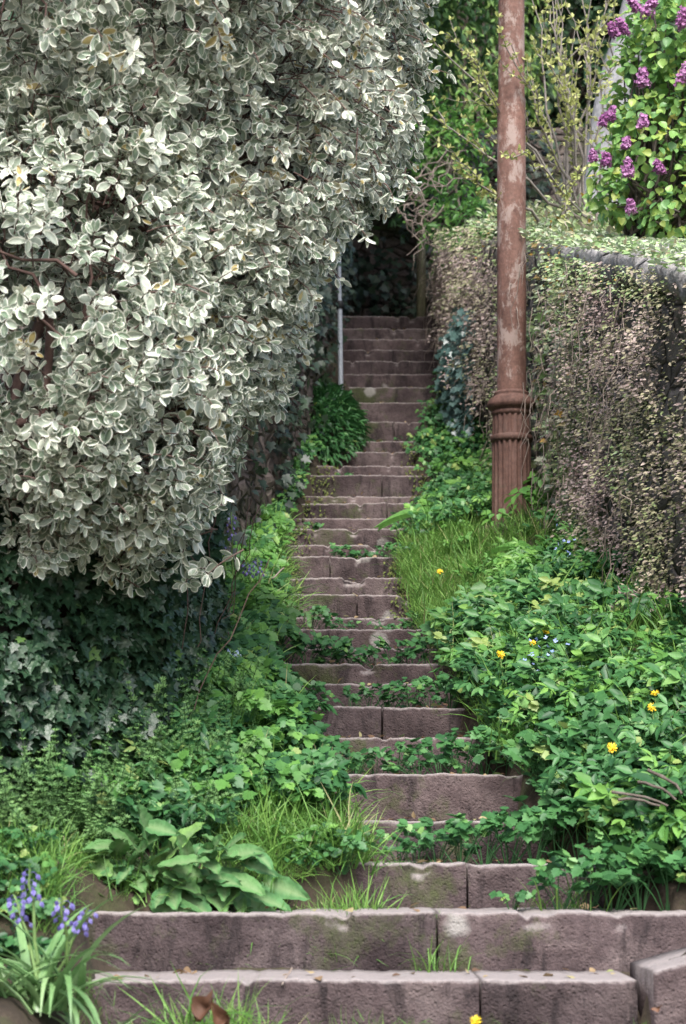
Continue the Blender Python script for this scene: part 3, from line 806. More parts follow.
# pale lichen-green fringe on the coping
n = 5600
d = 7.6 + 7.2 * rng.random(n); xx = wall_r(d) - .16 + .5 * rng.random(n)
keep = np.array([fbm((a, b, 0), 2.4, 3.) for a, b in zip(xx, d)]) > np.where(d < 10.6, -.22, -.6)
pp = np.stack([xx, d, top_r(d) + .05 + .05 * rng.random(n)], 1)[keep]
leaf_sheet(mb, pp, np.tile(unit(np.array([[-.5, -.6, .7]])), (len(pp), 1)), LS, .034, .2, .6, np.clip(rng.normal(.86, .07, len(pp)), 0, .96), .5)
for i in range(480):
    p, h = on_wall(1, wall_r, 1, 8.8, 18.6, .15, 1.0, top_r, (.03, .2)); p = p[0]
    q = p + np.array([rng.normal() * .04 - .03, rng.normal() * .12, -.10 - .25 * rng.random()])
    tube(tw, bend(p, q, .02, .015, 5), np.linspace(.0035, .0015, 5), 3, rng.random())
mb.build('foliage', M['creeper'], cr); tw.build('stem', M['twig'], cr)

# shrubby bramble low at the foot of the pier
br_ = empty('bramble', (1.2, 8.9, .8), 'small brownish bramble bush at the foot of the overgrown garden wall', 'bush')
mb = MB(); tw = MB()
c_ = P(648, 630, 8.75)
u = rand_dirs(900) * np.array([.17, .2, .22]) * (rng.random((900, 1)) ** .4)
leaf_sheet(mb, c_ + u, unit(u + 1e-6), LS, .03, .2, .7, np.clip(rng.normal(.32, .2, 900), 0, 1), .9)
for i in range(40):
    q = c_ + rand_dirs(1)[0] * np.array([.17, .2, .22])
    tube(tw, bend(c_ - [0, 0, .25], q, .03, .01, 5), np.linspace(.005, .002, 5), 4)
mb.build('foliage', M['creeper'], br_); tw.build('stem', M['twigred'], br_)

# bluish ivy between the upper wall and the pipe column
ib = empty('ivy', (.95, 15.2, 2.7), 'glossy blue-green ivy on the wall just left of the rusty pipe column', 'ivy')
mb = MB()
n = 900
d = 14.6 + 1.6 * rng.random(n); z = np.array([P(470, y, 15.3)[2] for y in 325 + 130 * rng.random(n)])
p = np.stack([wall_r(d) - .12 - .12 * rng.random(n), d, z], 1)
leaf_sheet(mb, p, np.tile(unit(np.array([[-.7, -.7, .4]])), (n, 1)), IVY, .05, .8, .5, None, .5)
mb.build('foliage', M['ivyblue'], ib)

# dark ivy filling the end of the passage and the left wall
ie = empty('ivy', (.2, 20, 4.6), 'almost black ivy on the end wall in the shade above the steps', 'ivy')
mb = MB(); n = 3600
p = np.stack([-1.9 + 4 * rng.random(n), 20.1 - .22 * rng.random(n), 4.5 + 2.2 * rng.random(n)], 1)
keep = np.array([fbm(q, 1.7, 3.) for q in p]) > -.3
leaf_sheet(mb, p[keep], np.tile([[0, -1, .2]], (keep.sum(), 1)), IVY, .075, .9, .5)
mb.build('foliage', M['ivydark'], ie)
il = empty('ivy', (-.4, 14, 2.4), 'dark ivy and ferns trailing down the left retaining wall beside the middle steps', 'ivy')
mb = MB()
p, h = on_wall(5200, wall_l, -1, 8.5, 19.5, .1, 1.15, top_l, (-.05, .16))
keep = np.array([fbm(q, 1.5, 8.) for q in p]) > (.15 - .5 * (h > .7) - .3 * (p[:, 1] < 9.5))
leaf_sheet(mb, p[keep], np.tile(unit(np.array([[.8, -.7, .3]])), (keep.sum(), 1)), IVY, .055, .9, .5)
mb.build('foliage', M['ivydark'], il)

# ------------------------------------------------------------------ trees
def tree(name, label, cat, base, crown, n, leaf, size, m, group=None, trunk_r=.12, bark='bark', gaps=-.15, droop=.4, lobes=None, seed=1.):
    """trunk with limbs; crown = list of (centre, radii) filled with leaf clumps"""
    e = empty(name, tuple(base), label, cat, group)
    tk = MB(); lf = MB()
    base = np.asarray(base, float)
    tot = sum(r[0] * r[1] + r[0] * r[2] + r[1] * r[2] for _, r in crown)
    for c_, r in crown:
        c_ = np.asarray(c_, float); r = np.asarray(r, float)
        pts = bend(base, c_, 0, .06, 9)
        tube(tk, pts, np.linspace(trunk_r, trunk_r * .3, 9), 9)
        for i in range(16):
            q = c_ + rand_dirs(1)[0] * r * (.6 + .35 * rng.random())
            tube(tk, bend(pts[4 + i % 5], q, .1, .05, 6), np.linspace(trunk_r * .25, .006, 6), 5)
        k = int(n * (r[0] * r[1] + r[0] * r[2] + r[1] * r[2]) / tot / 9)
        u = rand_dirs(k)
        cc = c_ + u * r * (.55 + .5 * rng.random((k, 1)) ** .7)
        g_ = np.array([fbm(q, 1.1, seed) for q in cc]) > gaps
        cc = cc[g_]; uu = unit(u / r)[g_]
        q = np.repeat(cc, 9, 0) + rng.normal(size=(len(cc) * 9, 3)) * size * 1.5
        uu = np.repeat(uu, 9, 0)
        tone = np.repeat(np.clip(rng.normal(.5, .2, len(cc)), 0, 1), 9)
        d = uu * .7 + rng.normal(size=uu.shape) * .6 + np.array([0, 0, -droop])
        up = uu + np.array([0, -.2, .8]) + rng.normal(size=uu.shape) * .5
        lf.scatter(leaf, frames(d, up, size * (.6 + .8 * rng.random(len(q)))), q, np.clip(tone + rng.normal(size=len(q)) * .12, 0, 1))
    tk.build('trunk', M[bark], e); lf.build('crown', M[m], e)
    return e

# low leafy tunnel over the top steps
tree('holly_tree', 'dense green tree arching low over the dark top of the stairs', 'tree', (-.9, 18.6, 4.9),
     [((-.5, 18.7, 6.3), (1.0, 1.3, .85)), ((.25, 19.2, 6.55), (.75, 1.2, .85)), ((-.9, 17.4, 6.6), (.8, .9, .9)), ((.2, 18.2, 7.4), (1.2, 1.5, 1.0))],
     13000, LS, .085, 'tree', gaps=-.5, seed=2.)
tree('added_shade_tree', 'unseen tree added on the left, its high crown shading the upper steps', 'tree', (-2.2, 16.5, 4.6),
     [((-1.6, 15.6, 8.3), (1.5, 1.6, .9)), ((-.4, 16.6, 8.5), (1.3, 1.5, .9)), ((.3, 18.4, 8.7), (1.5, 1.4, 1.0)), ((-.5, 14.0, 8.0), (1.4, 1.5, .8)), ((-1.1, 12.4, 7.2), (.9, 1.1, .6))], 22000, LS, .14, 'tree', gaps=-.6, seed=44., trunk_r=.14)  # out-of-view crowns added to block light from the upper flight
tree('leafy_bush', 'bright green bush growing on the wall top right of the dark passage', 'bush', (1.0, 17.0, 4.6),
     [(P(462, 222, 16.6), (.20, .3, .27)), (P(445, 150, 17.5), (.3, .3, .35))], 1500, LS, .065, 'bright', gaps=-.35, trunk_r=.02, seed=5.)
tree('conifer_tree', 'feathery light green conifer behind the passage, left of the pipe column', 'tree', (1.2, 22, 4.9),
     [(P(465, 40, 22), (.75, .7, 1.5)), (P(470, -110, 22), (.6, .6, 1.2))], 6500, LS_N, .11, 'conifer', gaps=-.3, droop=.9, seed=8.)
BG = [(P(560, 60, 24), (1.5, 1.2, 1.6), 'dark evergreen tree behind the budding shrub and pipe column', 'treedark'),
      (P(350, 20, 26), (1.9, 1.4, 2.2), 'dark evergreen tree rising behind the leafy tunnel', 'treedark'),
      (P(690, 40, 25), (1.8, 1.5, 2.3), 'dark evergreen tree farthest right, behind the lilac', 'treedark'),
      (P(200, 100, 22), (2.4, 1.6, 2.4), 'broad dark tree on the left behind the variegated shrub', 'treedark')]
BG += [(P(520, 30, 28), (2.0, 1.4, 2.6), 'dark evergreen tree farthest back between the conifer and the lilac', 'treedark'),
       (P(610, 90, 27), (1.8, 1.4, 2.4), 'dark evergreen tree behind the pale leaning trunk', 'treedark')]
for i, (c_, r, lb, m_) in enumerate(BG):
    c_ = np.asarray(c_)
    tree('evergreen_tree', lb, 'tree', (c_[0], c_[1], ground_z(c_[0], c_[1]) - .1), [(c_, r), (c_ + [.3, .6, 2.2], np.array(r) * .8), (c_ - [.2, -.3, 1.6], np.array(r) * .8)], 11000, LS, .18, m_, 'trees behind the stairs', .16, gaps=-.35, seed=11. + i)
# dense hedge behind the left wall, hidden behind the shrub
tree('laurel_hedge', 'dark hedge seen through gaps in the variegated shrub, top left', 'hedge', (-1.7, 9.6, 1.6),
     [((-1.6, 9.2, 2.6), (.9, .8, 1.3)), ((-1.5, 11.5, 3.6), (1.0, 1.2, 1.4)), ((-1.4, 14, 4.9), (1.0, 1.4, 1.4)), ((-2.4, 8.2, 2.2), (.9, .9, 1.6))], 9000, LS, .1, 'treedark', gaps=-.6, trunk_r=.05, seed=21.)

# pale trunk behind the lilac
mb = MB()
tp = empty('pale_tree', tuple(P(600, 170, 14)), 'tree with a pale grey leaning trunk half hidden behind the lilac', 'tree')
tube(mb, [P(603, 215, 14), P(607, 140, 14), P(618, 80, 14), P(632, 30, 14), P(650, -40, 14), P(665, -160, 14)], [.15, .135, .125, .115, .10, .08], 12)
mb.build('trunk', M['palebark'], tp, True)
mb = MB(); n = 900
c_ = P(665, -190, 14); u = rand_dirs(n) * np.array([.9, .9, .7]) * rng.random((n, 1)) ** .4
leaf_sheet(mb, c_ + u, unit(u), LS, .07, .3, .7, None, .6); mb.build('crown', M['tree'], tp)

# lilac
li = empty('lilac_bush', tuple(P(650, 245, 10.6)), 'flowering lilac bush with purple panicles above the garden wall', 'bush')
mb = MB(); tw = MB()
lc = [(P(655, 150, 10.6), (.26, .3, .40)), (P(690, 60, 10.6), (.30, .35, .42)), (P(618, 185, 10.6), (.15, .2, .20)), (P(628, 90, 10.6), (.12, .2, .25)), (P(660, 40, 10.6), (.20, .3, .25)), (P(760, 120, 10.6), (.45, .5, .7)), (P(700, 210, 10.4), (.30, .3, .16))]
for c_, r in lc:
    r = np.array(r); k = int(3200 * (r[0] * r[2] + r[0] * r[1] + r[1] * r[2]))
    u = rand_dirs(k); q = c_ + u * r * (.55 + .5 * rng.random((k, 1)) ** .6)
    keep = np.array([fbm(a, 4.5, 6.) for a in q]) > -.25
    q = q[keep]; u = u[keep]; k = len(q)
    d = u * .6 + rng.normal(size=(k, 3)) * .5 + [0, 0, -.45]; up = u + [0, -.5, .8] + rng.normal(size=(k, 3)) * .4
    mb.scatter(HEART, frames(d, up, (.038 + .02 * rng.random(k))), q, np.clip(rng.normal(.45, .25, k), 0, 1))
    for i in range(10):
        tube(tw, bend(P(645, 240, 10.7) + rng.normal(size=3) * .06, c_ + rand_dirs(1)[0] * r * .8, .05, .03, 7), np.linspace(.012, .004, 7), 5)
mb.build('foliage', M['lilac'], li); tw.build('branch', M['bark'], li)
PETAL = T([(0, 0, 0), (.7, .25, .1), (1., 0, .25), (.25, .7, .1), (0, 1, .25), (-.7, .25, .1), (-1, 0, .25), (-.25, -.7, .1), (0, -1, .25), (.25, -.7, .1)],
          [(0, 9, 2), (0, 2, 1), (0, 3, 4), (0, 4, 5), (0, 5, 6), (0, 6, 7), (0, 7, 8), (0, 8, 9)])
for (fx, fy, sz) in [(a_, b_, c_ * .82) for a_, b_, c_ in [(650, 6, 1.2), (634, 4, .9), (622, 27, .95), (613, 30, .7), (683, 18, 1.1), (643, 78, 1.), (684, 74, 1.1), (611, 114, .85), (603, 120, .6), (643, 121, .8), (593, 156, .6), (606, 159, .7), (628, 168, 1.), (659, 167, .75), (631, 206, .7), (626, 143, .6)]]:
    sz *= .88; c_ = P(fx, fy, 10.25); k = 190
    t_ = rng.random(k); az = rng.random(k) * 6.283; rr = .048 * sz * (1 - t_ * .6) * (.45 + .65 * rng.random(k))
    ax = unit(np.array([rng.normal() * .4, -.3, .9]))
    p = c_ + (t_[:, None] - .5) * ax * .11 * sz + rng.normal(size=(k, 3)) * .004 + np.stack([np.cos(az) * rr, np.sin(az) * rr, np.zeros(k)], 1)
    nrm_ = np.stack([np.cos(az), np.sin(az), np.full(k, .4)], 1)
    f_ = MB(); tone = rng.normal(.45, .15)
    f_.scatter(PETAL, frames(rng.normal(size=(k, 3)), nrm_, .0085 + .003 * rng.random(k)), p, np.clip(rng.normal(tone, .2, k), 0, 1))
    f_.build('flower_panicle', M['lilacflower'], li)

# shrub with bare twigs and young leaves
bs = empty('budding_shrub', tuple(P(588, 205, 12.3)), 'twiggy shrub with pale young buds fanning out around the pipe column', 'shrub')
tw = MB(); mb = MB()
root = P(585, 205, 12.3)
ends = [(418, 15, 11.7), (450, 20, 11.8), (405, 95, 11.7), (500, 30, 11.7), (530, -30, 12.3), (548, 40, 11.8), (560, -30, 12.1), (575, 30, 12.4), (590, -30, 12.0),
        (605, -20, 12.3), (535, 90, 12.6), (455, 160, 11.7), (520, 150, 11.6), (610, 60, 12.4), (545, -60, 12.5), (580, -60, 12.6), (565, 70, 12.0), (598, 20, 11.9)]
for (ex, ey, ed) in ends:
    q = P(ex, ey, ed)
    b0 = root + np.array([rng.normal() * .08, rng.normal() * .08, -.1])
    pts = bend(b0, q, -.03 + .05 * rng.random(), .02, 10)
    tube(tw, pts, np.linspace(.011, .0025, 10), 5)
    subs = [pts]
    for s_ in range(4):
        i = rng.integers(3, 9)
        e2 = pts[i] + (q - b0) * (.12 + .22 * rng.random()) + rng.normal(size=3) * np.array([.12, .1, .10])
        sb = bend(pts[i], e2, 0, .012, 6); subs.append(sb)
        tube(tw, sb, np.linspace(.005, .0018, 6), 4)
    for sb in subs:
        for t_ in np.linspace(.38 if sb is pts else .15, 1, 13 if sb is pts else 6):
            f_ = t_ * (len(sb) - 1); i = min(int(f_), len(sb) - 2)
            at = sb[i] + (sb[i + 1] - sb[i]) * (f_ - i)
            k = rng.integers(3, 6)
            d = unit(sb[i + 1] - sb[i]) * .7 + rand_dirs(k) * .9 + [0, 0, .2]
            mb.scatter(LS, frames(d, rand_dirs(k) + [0, 0, .6], (.026 + .018 * rng.random(k))), np.tile(at, (k, 1)), np.clip(rng.normal(.5, .22, k), 0, 1))
tw.build('branch', M['budbark'], bs); mb.build('foliage', M['bud'], bs)
# low undergrowth on the wall top beneath it
uw = empty('wall_top_bush', tuple(P(560, 200, 12.8)), 'low yellow-green bush on the wall top beneath the twiggy shrub', 'bush')
mb = MB(); n = 2600
d = 11.3 + 4.2 * rng.random(n); x = wall_r(d) + .02 + .75 * rng.random(n)
hh = .12 + .22 * np.abs(np.array([fbm((a, b, 0), 2.1, 4.) for a, b in zip(x, d)]))
p = np.stack([x, d, top_r(d) + hh * rng.random(n) + .02], 1)
leaf_sheet(mb, p, np.tile(unit(np.array([[-.3, -.6, .8]])), (n, 1)), LS, .042, .1, .7, np.clip(rng.normal(.66, .16, n), 0, 1), .6)
mb.build('foliage', M['creeper'], uw)

# bare tangle of dead twigs left of the passage
dt = MB()
for (a, b) in [((398, 195, 15.5), (470, 165, 16)), ((400, 212, 15.4), (447, 252, 15.6)), ((405, 216, 15.4), (440, 205, 15.6)), ((412, 190, 15.6), (437, 212, 15.5)), ((402, 215, 15.4), (430, 222, 15.6)), ((424, 178, 15.8), (438, 188, 15.6)),
               ((410, 185, 15.6), (462, 150, 16.2)), ((404, 208, 15.5), (424, 196, 15.6))]:
    for r_ in range(2):
        p0 = P(*a) + rng.normal(size=3) * .015; p1 = P(*b) + rng.normal(size=3) * .03
        pts = bend(p0, p1, rng.normal() * .06, .025, 9)
        tube(dt, pts, np.linspace(.006, .003, 9), 5)
        for s_ in range(2):
            i = rng.integers(2, 8)
            tube(dt, bend(pts[i], pts[i] + rng.normal(size=3) * .10, .01, .015, 5), np.linspace(.0035, .0015, 5), 4)
tag(dt.build('dead_branch', M['twig']), 'bare curling dead branch poking across the dark passage', 'branch')

dt = MB()
for (a, b) in [((430, 258, 15.6), (452, 270, 15.9)), ((440, 262, 15.8), (436, 280, 15.7)), ((441, 262, 15.7), (450, 255, 15.9))]:
    tube(dt, bend(P(*a), P(*b), .02, .015, 8), np.linspace(.005, .002, 8), 5)
tag(dt.build('dead_twig', M['twig']), 'small forked dead twig below the curling dead branch, on the wall edge', 'twig')
# ------------------------------------------------------------------ ground plants
def soil_pts(n, x_of, d0, d1):
    d = d0 + (d1 - d0) * rng.random(n)
    x = x_of(d, rng.random(n))
    return np.stack([x, d, ground_z(x, d) - .01], 1)
RB = lambda d, u: np.where(d > 7.2, edge_r(d) + .06 + (np.minimum(wall_r(d), 1.6) - edge_r(d) - .08) * u, edge_r(d) + .06 + 1.0 * u)
LB = lambda d, u: edge_l(d) - .11 - (edge_l(d) - wall_l(d) - .05) * u

stuff_h = MB()
def far_enough(p, spots):
    k = np.ones(len(p), bool)
    for (x, d, r) in spots: k &= (p[:, 0] - x) ** 2 + (p[:, 1] - d) ** 2 > r * r
    return p[k]
CF = P(172, 908, 6.42)
stuff_b = MB()
def cover(p, temps, a, b, share, **kw):
    pole = (np.abs(p[:, 0] - .92) < .32) & (p[:, 1] > 10.7) & (p[:, 1] < 12.1)
    p = p[~pole | (rng.random(len(p)) < .06)]
    low = (p[:, 0] > wall_r(p[:, 1]) - .42) & (p[:, 1] > 8.0) & (p[:, 1] < 9.6)
    p = p[~low | (rng.random(len(p)) < .12)]
    m = rng.random(len(p)) < share * (1 + np.array([fbm(q, 1.3, 5.) for q in p]) * 1.6)
    place(stuff_h, temps, p[~m], a, b, **kw); place(stuff_b, temps, p[m], a, b, **kw)
p = soil_pts(1150, RB, 6.36, 9.8); p = p[(p[:, 1] > 6.75) | (p[:, 0] > .80)]
cover(p, HERB + HERB + LANCE[1:] + BROAD[1:], .5, 1.1, .16)
p = soil_pts(260, lambda d, u: -1.15 + 1.2 * u, 6.3, 6.75); p = p[(p[:, 0] < edge_l(p[:, 1]) - .04) & (np.abs(p[:, 0] - CF[0]) > .36)]; cover(p, HERB_S, .5, 1.0, .3)
p = soil_pts(60, lambda d, u: -1.2 + .4 * u, 5.6, 6.25); p = p[p[:, 0] < edge_l(p[:, 1]) - .10]; cover(p, HERB_S, .5, 1.0, .3)
p = soil_pts(330, RB, 6.5, 9.8); p = p[(p[:, 1] > 6.75) | (p[:, 0] > .80)]; cover(p, LANCE + HERB_S, .6, 1.1, .22)
p = soil_pts(680, RB, 9.5, 12.3); p = p[p[:, 0] > edge_r(p[:, 1]) + .26]
cover(p, HERB + BROAD + LANCE + HERB_S, .5, .95, .5)
p = soil_pts(260, RB, 12.2, 15.5); cover(p, HERB_S + HERB[:1], .7, 1.1, .4)
p = soil_pts(90, RB, 15.3, 17.0); cover(p, HERB_S, .6, .9, .1)
p = soil_pts(900, LB, 6.9, 9.8); p = p[p[:, 0] > edge_l(p[:, 1]) - .9]; cover(p, HERB + HERB + LANCE[1:], .55, 1.1, .38)
p = soil_pts(230, lambda d, u: -1.15 + .75 * u, 6.6, 7.8); cover(p, HERB + LANCE, .6, 1.1, .3)
p = soil_pts(600, LB, 9.6, 12.4); cover(p, HERB + BROAD + HERB_S, .6, 1.0, .55)
p = soil_pts(260, LB, 12.2, 16.0); cover(p, HERB_S + HERB[2:3], .7, 1.2, .25)
tag(stuff_b.build('ground_cover', M['bright']), 'paler yellow-green young herbs mixed through the ground cover', 'ground cover', kind='stuff')
tag(stuff_h.build('ground_cover', M['herb']), 'lush green ground cover of leafy herbs on both banks', 'ground cover', kind='stuff')
gr = MB()
p = soil_pts(260, RB, 6.6, 9.6); place(gr, GRASS, p, .6, 1.1, .35)
p = soil_pts(160, RB, 9.6, 13.); place(gr, GRASS, p, .6, 1.0, .35)
p = soil_pts(240, LB, 7.4, 12.); place(gr, GRASS, p, .6, 1.0, .35, rnd_shift=.1)
p = soil_pts(120, lambda d, u: -1.15 + .85 * u, 6.6, 7.6); place(gr, GRASS, p, .5, .9, .4)
p = soil_pts(1000, lambda d, u: edge_r(d) + .02 + .48 * u ** 1.3, 9.3, 12.6); place(gr, GRASS, p, .3, .6, .35, rnd_shift=.05)
p = soil_pts(260, lambda d, u: edge_l(d) - .03 - .5 * u, 9.8, 12.2); place(gr, GRASS[:2], p, .7, 1.1, .3)
p = soil_pts(170, lambda d, u: edge_r(d) + .05 + .5 * u, 7.6, 9.4); place(gr, GRASS, p, .5, .9, .3)
p = soil_pts(90, lambda d, u: edge_l(d) - .02 - .28 * u, 6.7, 7.3); place(gr, GRASS, p, .4, .75, .3, rnd_shift=.05)
p = soil_pts(120, lambda d, u: -.36 + .42 * u, 6.34, 6.75); place(gr, GRASS, p, .5, .8, .4)
p = soil_pts(110, lambda d, u: -1.1 + 1.0 * u, 6.32, 7.0); place(gr, GRASS, p, .4, .7, .4)
p = soil_pts(90, lambda d, u: -1.15 + .4 * u, 5.7, 6.4); place(gr, GRASS, p, .35, .6, .4)
p = soil_pts(60, lambda d, u: -.75 + 1.5 * u, 5.45, 5.8); place(gr, GRASS[2:], p, .45, .8, .4)
p = soil_pts(28, lambda d, u: -.45 + .24 * u, 5.5, 5.8); place(gr, GRASS, p, .5, .9, .4)
tag(gr.build('grass', M['grass']), 'long green grass in patches along both sides of the steps', 'grass', kind='stuff')
cl = MB()
p = soil_pts(260, lambda d, u: -1.2 + .80 * u ** 1.1, 6.45, 7.6); p = far_enough(p, [(CF[0], 6.5, .10)])
place(cl, CLEAV, p, .45, 1.0, .45)
tag(cl.build('cleavers', M['cleaver']), 'fine whorled cleavers massed below the ivy on the left', 'ground cover', kind='stuff')
ms = MB()
for k in range(12, 24):                                              # mossy fringe on the ends of the steps
    for s_ in (-1, 1):
        n = 60
        x = (SL[k] - .02 + .16 * rng.random(n) ** 2 * 1.) if s_ < 0 else (SR[k] + .02 - .12 * rng.random(n) ** 2)
        zz_ = SZ[k] - .14 * rng.random(n)
        p = np.stack([x, np.full(n, SD[k] - .012), zz_], 1)
        leaf_sheet(ms, p, np.tile([[0, -1., .3]], (n, 1)), LS, .022, .7, .5, None, .5)
tag(ms.build('moss', M['moss']), 'olive moss hanging over the ends of the middle steps', 'moss', kind='stuff')

# countable clumps: rows on the treads and one at each end of a step
clump_me = {}
def clump_mesh(kind, i):
    if (kind, i) not in clump_me:
        t = {'herb': HERB, 'small': HERB_S, 'dock': DOCKS, 'grass': GRASS, 'broad': BROAD}[kind][i]
        mb = MB(); mb.scatter(t, np.eye(3)[None], np.zeros((1, 3)), np.array([.5]))
        clump_me[kind, i] = mb.mesh(kind + '_clump', M[{'herb': 'herb', 'small': 'herb', 'dock': 'bright', 'grass': 'grass', 'broad': 'bright'}[kind]])
    return clump_me[kind, i]
CN = {'herb': 'leafy_herb', 'small': 'leafy_herb', 'dock': 'dock_plant', 'grass': 'grass_tuft', 'broad': 'broadleaf_plant'}
def clump(kind, x, d, z, s, label, cat, group):
    n_ = {'herb': 4, 'small': 2, 'dock': 3, 'grass': 3, 'broad': 2}[kind]
    o = link(CN[kind], clump_mesh(kind, int(rng.integers(n_))))
    o.location = (x, d, z); o.rotation_euler = (rng.normal() * .08, rng.normal() * .08, rng.random() * 6.283 if kind == 'grass' else rng.normal() * .5); o.scale = (s, s, s)
    return tag(o, label, cat, group)
ROW = {1: [(512, .5), (560, .8), (588, .95), (612, 1.), (640, 1.), (668, 1.05)], 2: [(398, .55), (416, .75), (437, .85), (460, .9), (484, .85), (508, .9), (532, 1.), (556, 1.1), (580, 1.15), (604, 1.15)],
       4: [(262, 1.1), (285, 1.05), (308, 1.), (331, .9), (354, .75), (374, .75), (396, .8), (418, .85), (440, .85), (462, .9), (484, 1.), (505, 1.)], 6: [(250, 1.), (272, .95), (294, .9), (314, .75), (352, .6), (370, .65), (390, .55), (410, .7), (430, .75), (450, .85), (470, .95)],
       8: [(268, 1.), (288, .95), (306, .85), (324, .8), (341, .8), (358, .75), (375, .7), (392, .75), (410, .8), (427, .85), (444, .9)], 10: [(310, .7), (325, .6), (345, .42), (385, .42), (402, .5), (418, .6)], 14: [(335, .6), (348, .55), (361, .5), (374, .5), (387, .6), (400, .7)], 16: [(312, .5), (396, .5), (410, .7)],
       20: [(345, .45)], 23: [(376, .3), (404, .45)], 25: [(420, .5)]}
for k, row in ROW.items():
    for i, (px, s) in enumerate(row):
        d = SD[k] + .17 + .08 * rng.random()
        q = P(px, SY[k], d)
        clump('small' if s < .56 else 'herb', q[0], d, SZ[k] - .01, s * (1.6 if s < .56 else 1.08), f'leafy herb on the {nth(k + 1)} step from the bottom, {nth(i + 1)} from left in its row' if len(row) > 1 else f'lone small leafy herb growing on the {nth(k + 1)} step from the bottom',
              'plant', f'leafy herbs growing along the {nth(k + 1)} step' if len(row) > 1 else None)
for k in range(2, 20):
    for side in (-1, 1):
        x = SL[k] - .02 if side < 0 else SR[k] + .03
        d = SD[k] - .04
        if side > 0 and 9 <= k <= 13: kind = 'grass'
        elif k > 13: kind = 'small'
        else: kind = 'herb'
        w = {'grass': 'bright grass tuft', 'small': 'small leafy herb', 'herb': 'lush leafy herb'}[kind]
        clump(kind, x - (.05 if side < 0 else 0), d, float(ground_z(x + side * .08, d)) - .02, (.55 if side < 0 else .62) + .2 * rng.random(), f'{w} spilling over the {"left" if side < 0 else "right"} end of the {nth(k + 1)} step from the bottom', 'grass' if kind == 'grass' else 'plant', 'plants at the ends of the steps')
# grass tuft in the joint of the second step, sprouts at its foot
q = P(437, 975, 6.24)
clump('grass', q[0], 6.22, SZ[0] - .005, .55, 'small yellow-green grass tuft rooted in the upright joint of the broadest step', 'grass', None)
q = P(437, 911, 6.30); clump('grass', q[0], 6.28, SZ[1] - .02, .28, 'tiny grass sprout on top of the joint in the broadest step', 'grass', None)
q = P(565, 908, 6.5); clump('grass', q[0], 6.5, SZ[1] - .01, .9, 'bright grass tuft in front of the third step, beside its right end', 'grass', None)
q = P(535, 908, 6.52); clump('grass', q[0], 6.55, SZ[1] - .01, .6, 'shorter grass tuft in front of the third step, left of the taller tuft', 'grass', None)
# docks
for (px, d, s, side, lb) in [(452, 12.6, 1.2, 'R', 'large bright dock plant nearest the right ends of the middle steps'), (478, 13.3, 1.1, 'R', 'bright dock plant just left of the base of the pipe column'),
                             (540, 10.9, .9, 'R', 'broad-leaved dock below the base of the pipe column'), (272, 12.9, .95, 'L', 'grey-green dock beside the left end of the middle steps'),
                             (238, 12.0, .9, 'L', 'drooping dock on the left bank above the bluebells'), (292, 11.2, .8, 'L', 'small dock at the left end of the wide mauve step'), (600, 10.2, .9, 'R', 'dock at the foot of the overgrown wall'), (250, 8.7, .9, 'L', 'upright dock leaves on the left bank above the cleavers')]:
    q = P(px, 600, d); x = q[0]
    clump('dock', x, d, float(ground_z(x, d)) - .01, s, lb, 'plant', 'dock plants on the banks')
# yellowish young plants by the pipe base
for (px, d, s, lb) in [(528, 11.75, .9, 'yellow-green young plant right in front of the pipe base'), (500, 11.7, .7, 'yellow-green young plant at the left foot of the pipe column'), (548, 11.9, 1.0, 'yellow-green young plant to the right of the pipe base')]:
    q = P(px, 520, d); clump('broad', q[0], d, float(ground_z(q[0], d)), s, lb, 'plant', 'young plants around the pipe base')

# big comfrey at the lower left
CZ = float(ground_z(CF[0], 6.42)) + .01
cf = empty('comfrey_plant', (CF[0], 6.42, CZ), 'large broad-leaved comfrey plant behind the lowest steps at the left', 'plant')
mb = MB()
LEAVES = [(96, 888, 48, 888), (124, 853, 86, 842), (124, 866, 88, 862), (146, 876, 106, 874), (141, 874, 136, 898), (155, 868, 193, 820), (150, 850, 147, 806), (158, 868, 203, 852), (158, 874, 197, 884), (165, 888, 209, 905),
          (212, 864, 206, 838), (221, 858, 258, 846), (258, 880, 304, 893), (217, 868, 252, 910), (231, 896, 276, 911), (206, 886, 226, 906), (240, 862, 276, 870), (150, 906, 202, 913), (132, 860, 152, 832), (165, 850, 184, 836),
          (120, 880, 104, 898), (190, 870, 178, 900), (228, 876, 262, 888), (178, 862, 172, 834), (226, 850, 240, 832), (196, 896, 172, 911), (140, 846, 112, 830), (246, 894, 288, 902)]
for i_ in range(44):                                                 # smaller leaves filling the heart of the clump
    cx_, cy_ = (146 + rng.normal() * 32, 868 + rng.normal() * 15) if i_ % 2 else (222 + rng.normal() * 26, 876 + rng.normal() * 12)
    an_ = rng.random() * 6.283; l_ = 20 + 16 * rng.random()
    LEAVES.append((cx_, cy_, cx_ + math.cos(an_) * l_, cy_ + math.sin(an_) * l_ * .7 - 4))
for (ax_, ay_, tx_, ty_) in LEAVES:
    dd_ = 6.40 + rng.normal() * .04
    a_ = P(ax_, ay_, dd_ + .03); t_ = P(tx_, ty_, dd_ - .03 - .05 * rng.random())
    b = np.array([P(165 if ax_ < 200 else 222, 900, 6.42)[0] + rng.normal() * .02, 6.44, CZ - .02])
    tube(mb, bend(b, a_, .015, 0, 4), [.005, .004, .003, .002], 5, .7)
    d = t_ - a_; ln = float(np.linalg.norm(d)) * 1.05
    up = np.array([rng.normal() * .45, -.75, .85 + rng.normal() * .35])
    mb.scatter(DOCKR, frames(d[None], up[None], [ln], .85 + .35 * rng.random()), a_[None], np.array([np.clip(rng.normal(.42, .2) + (.3 if ty_ < 825 else 0), 0, 1)]))
mb.build('foliage', M['dock'], cf)

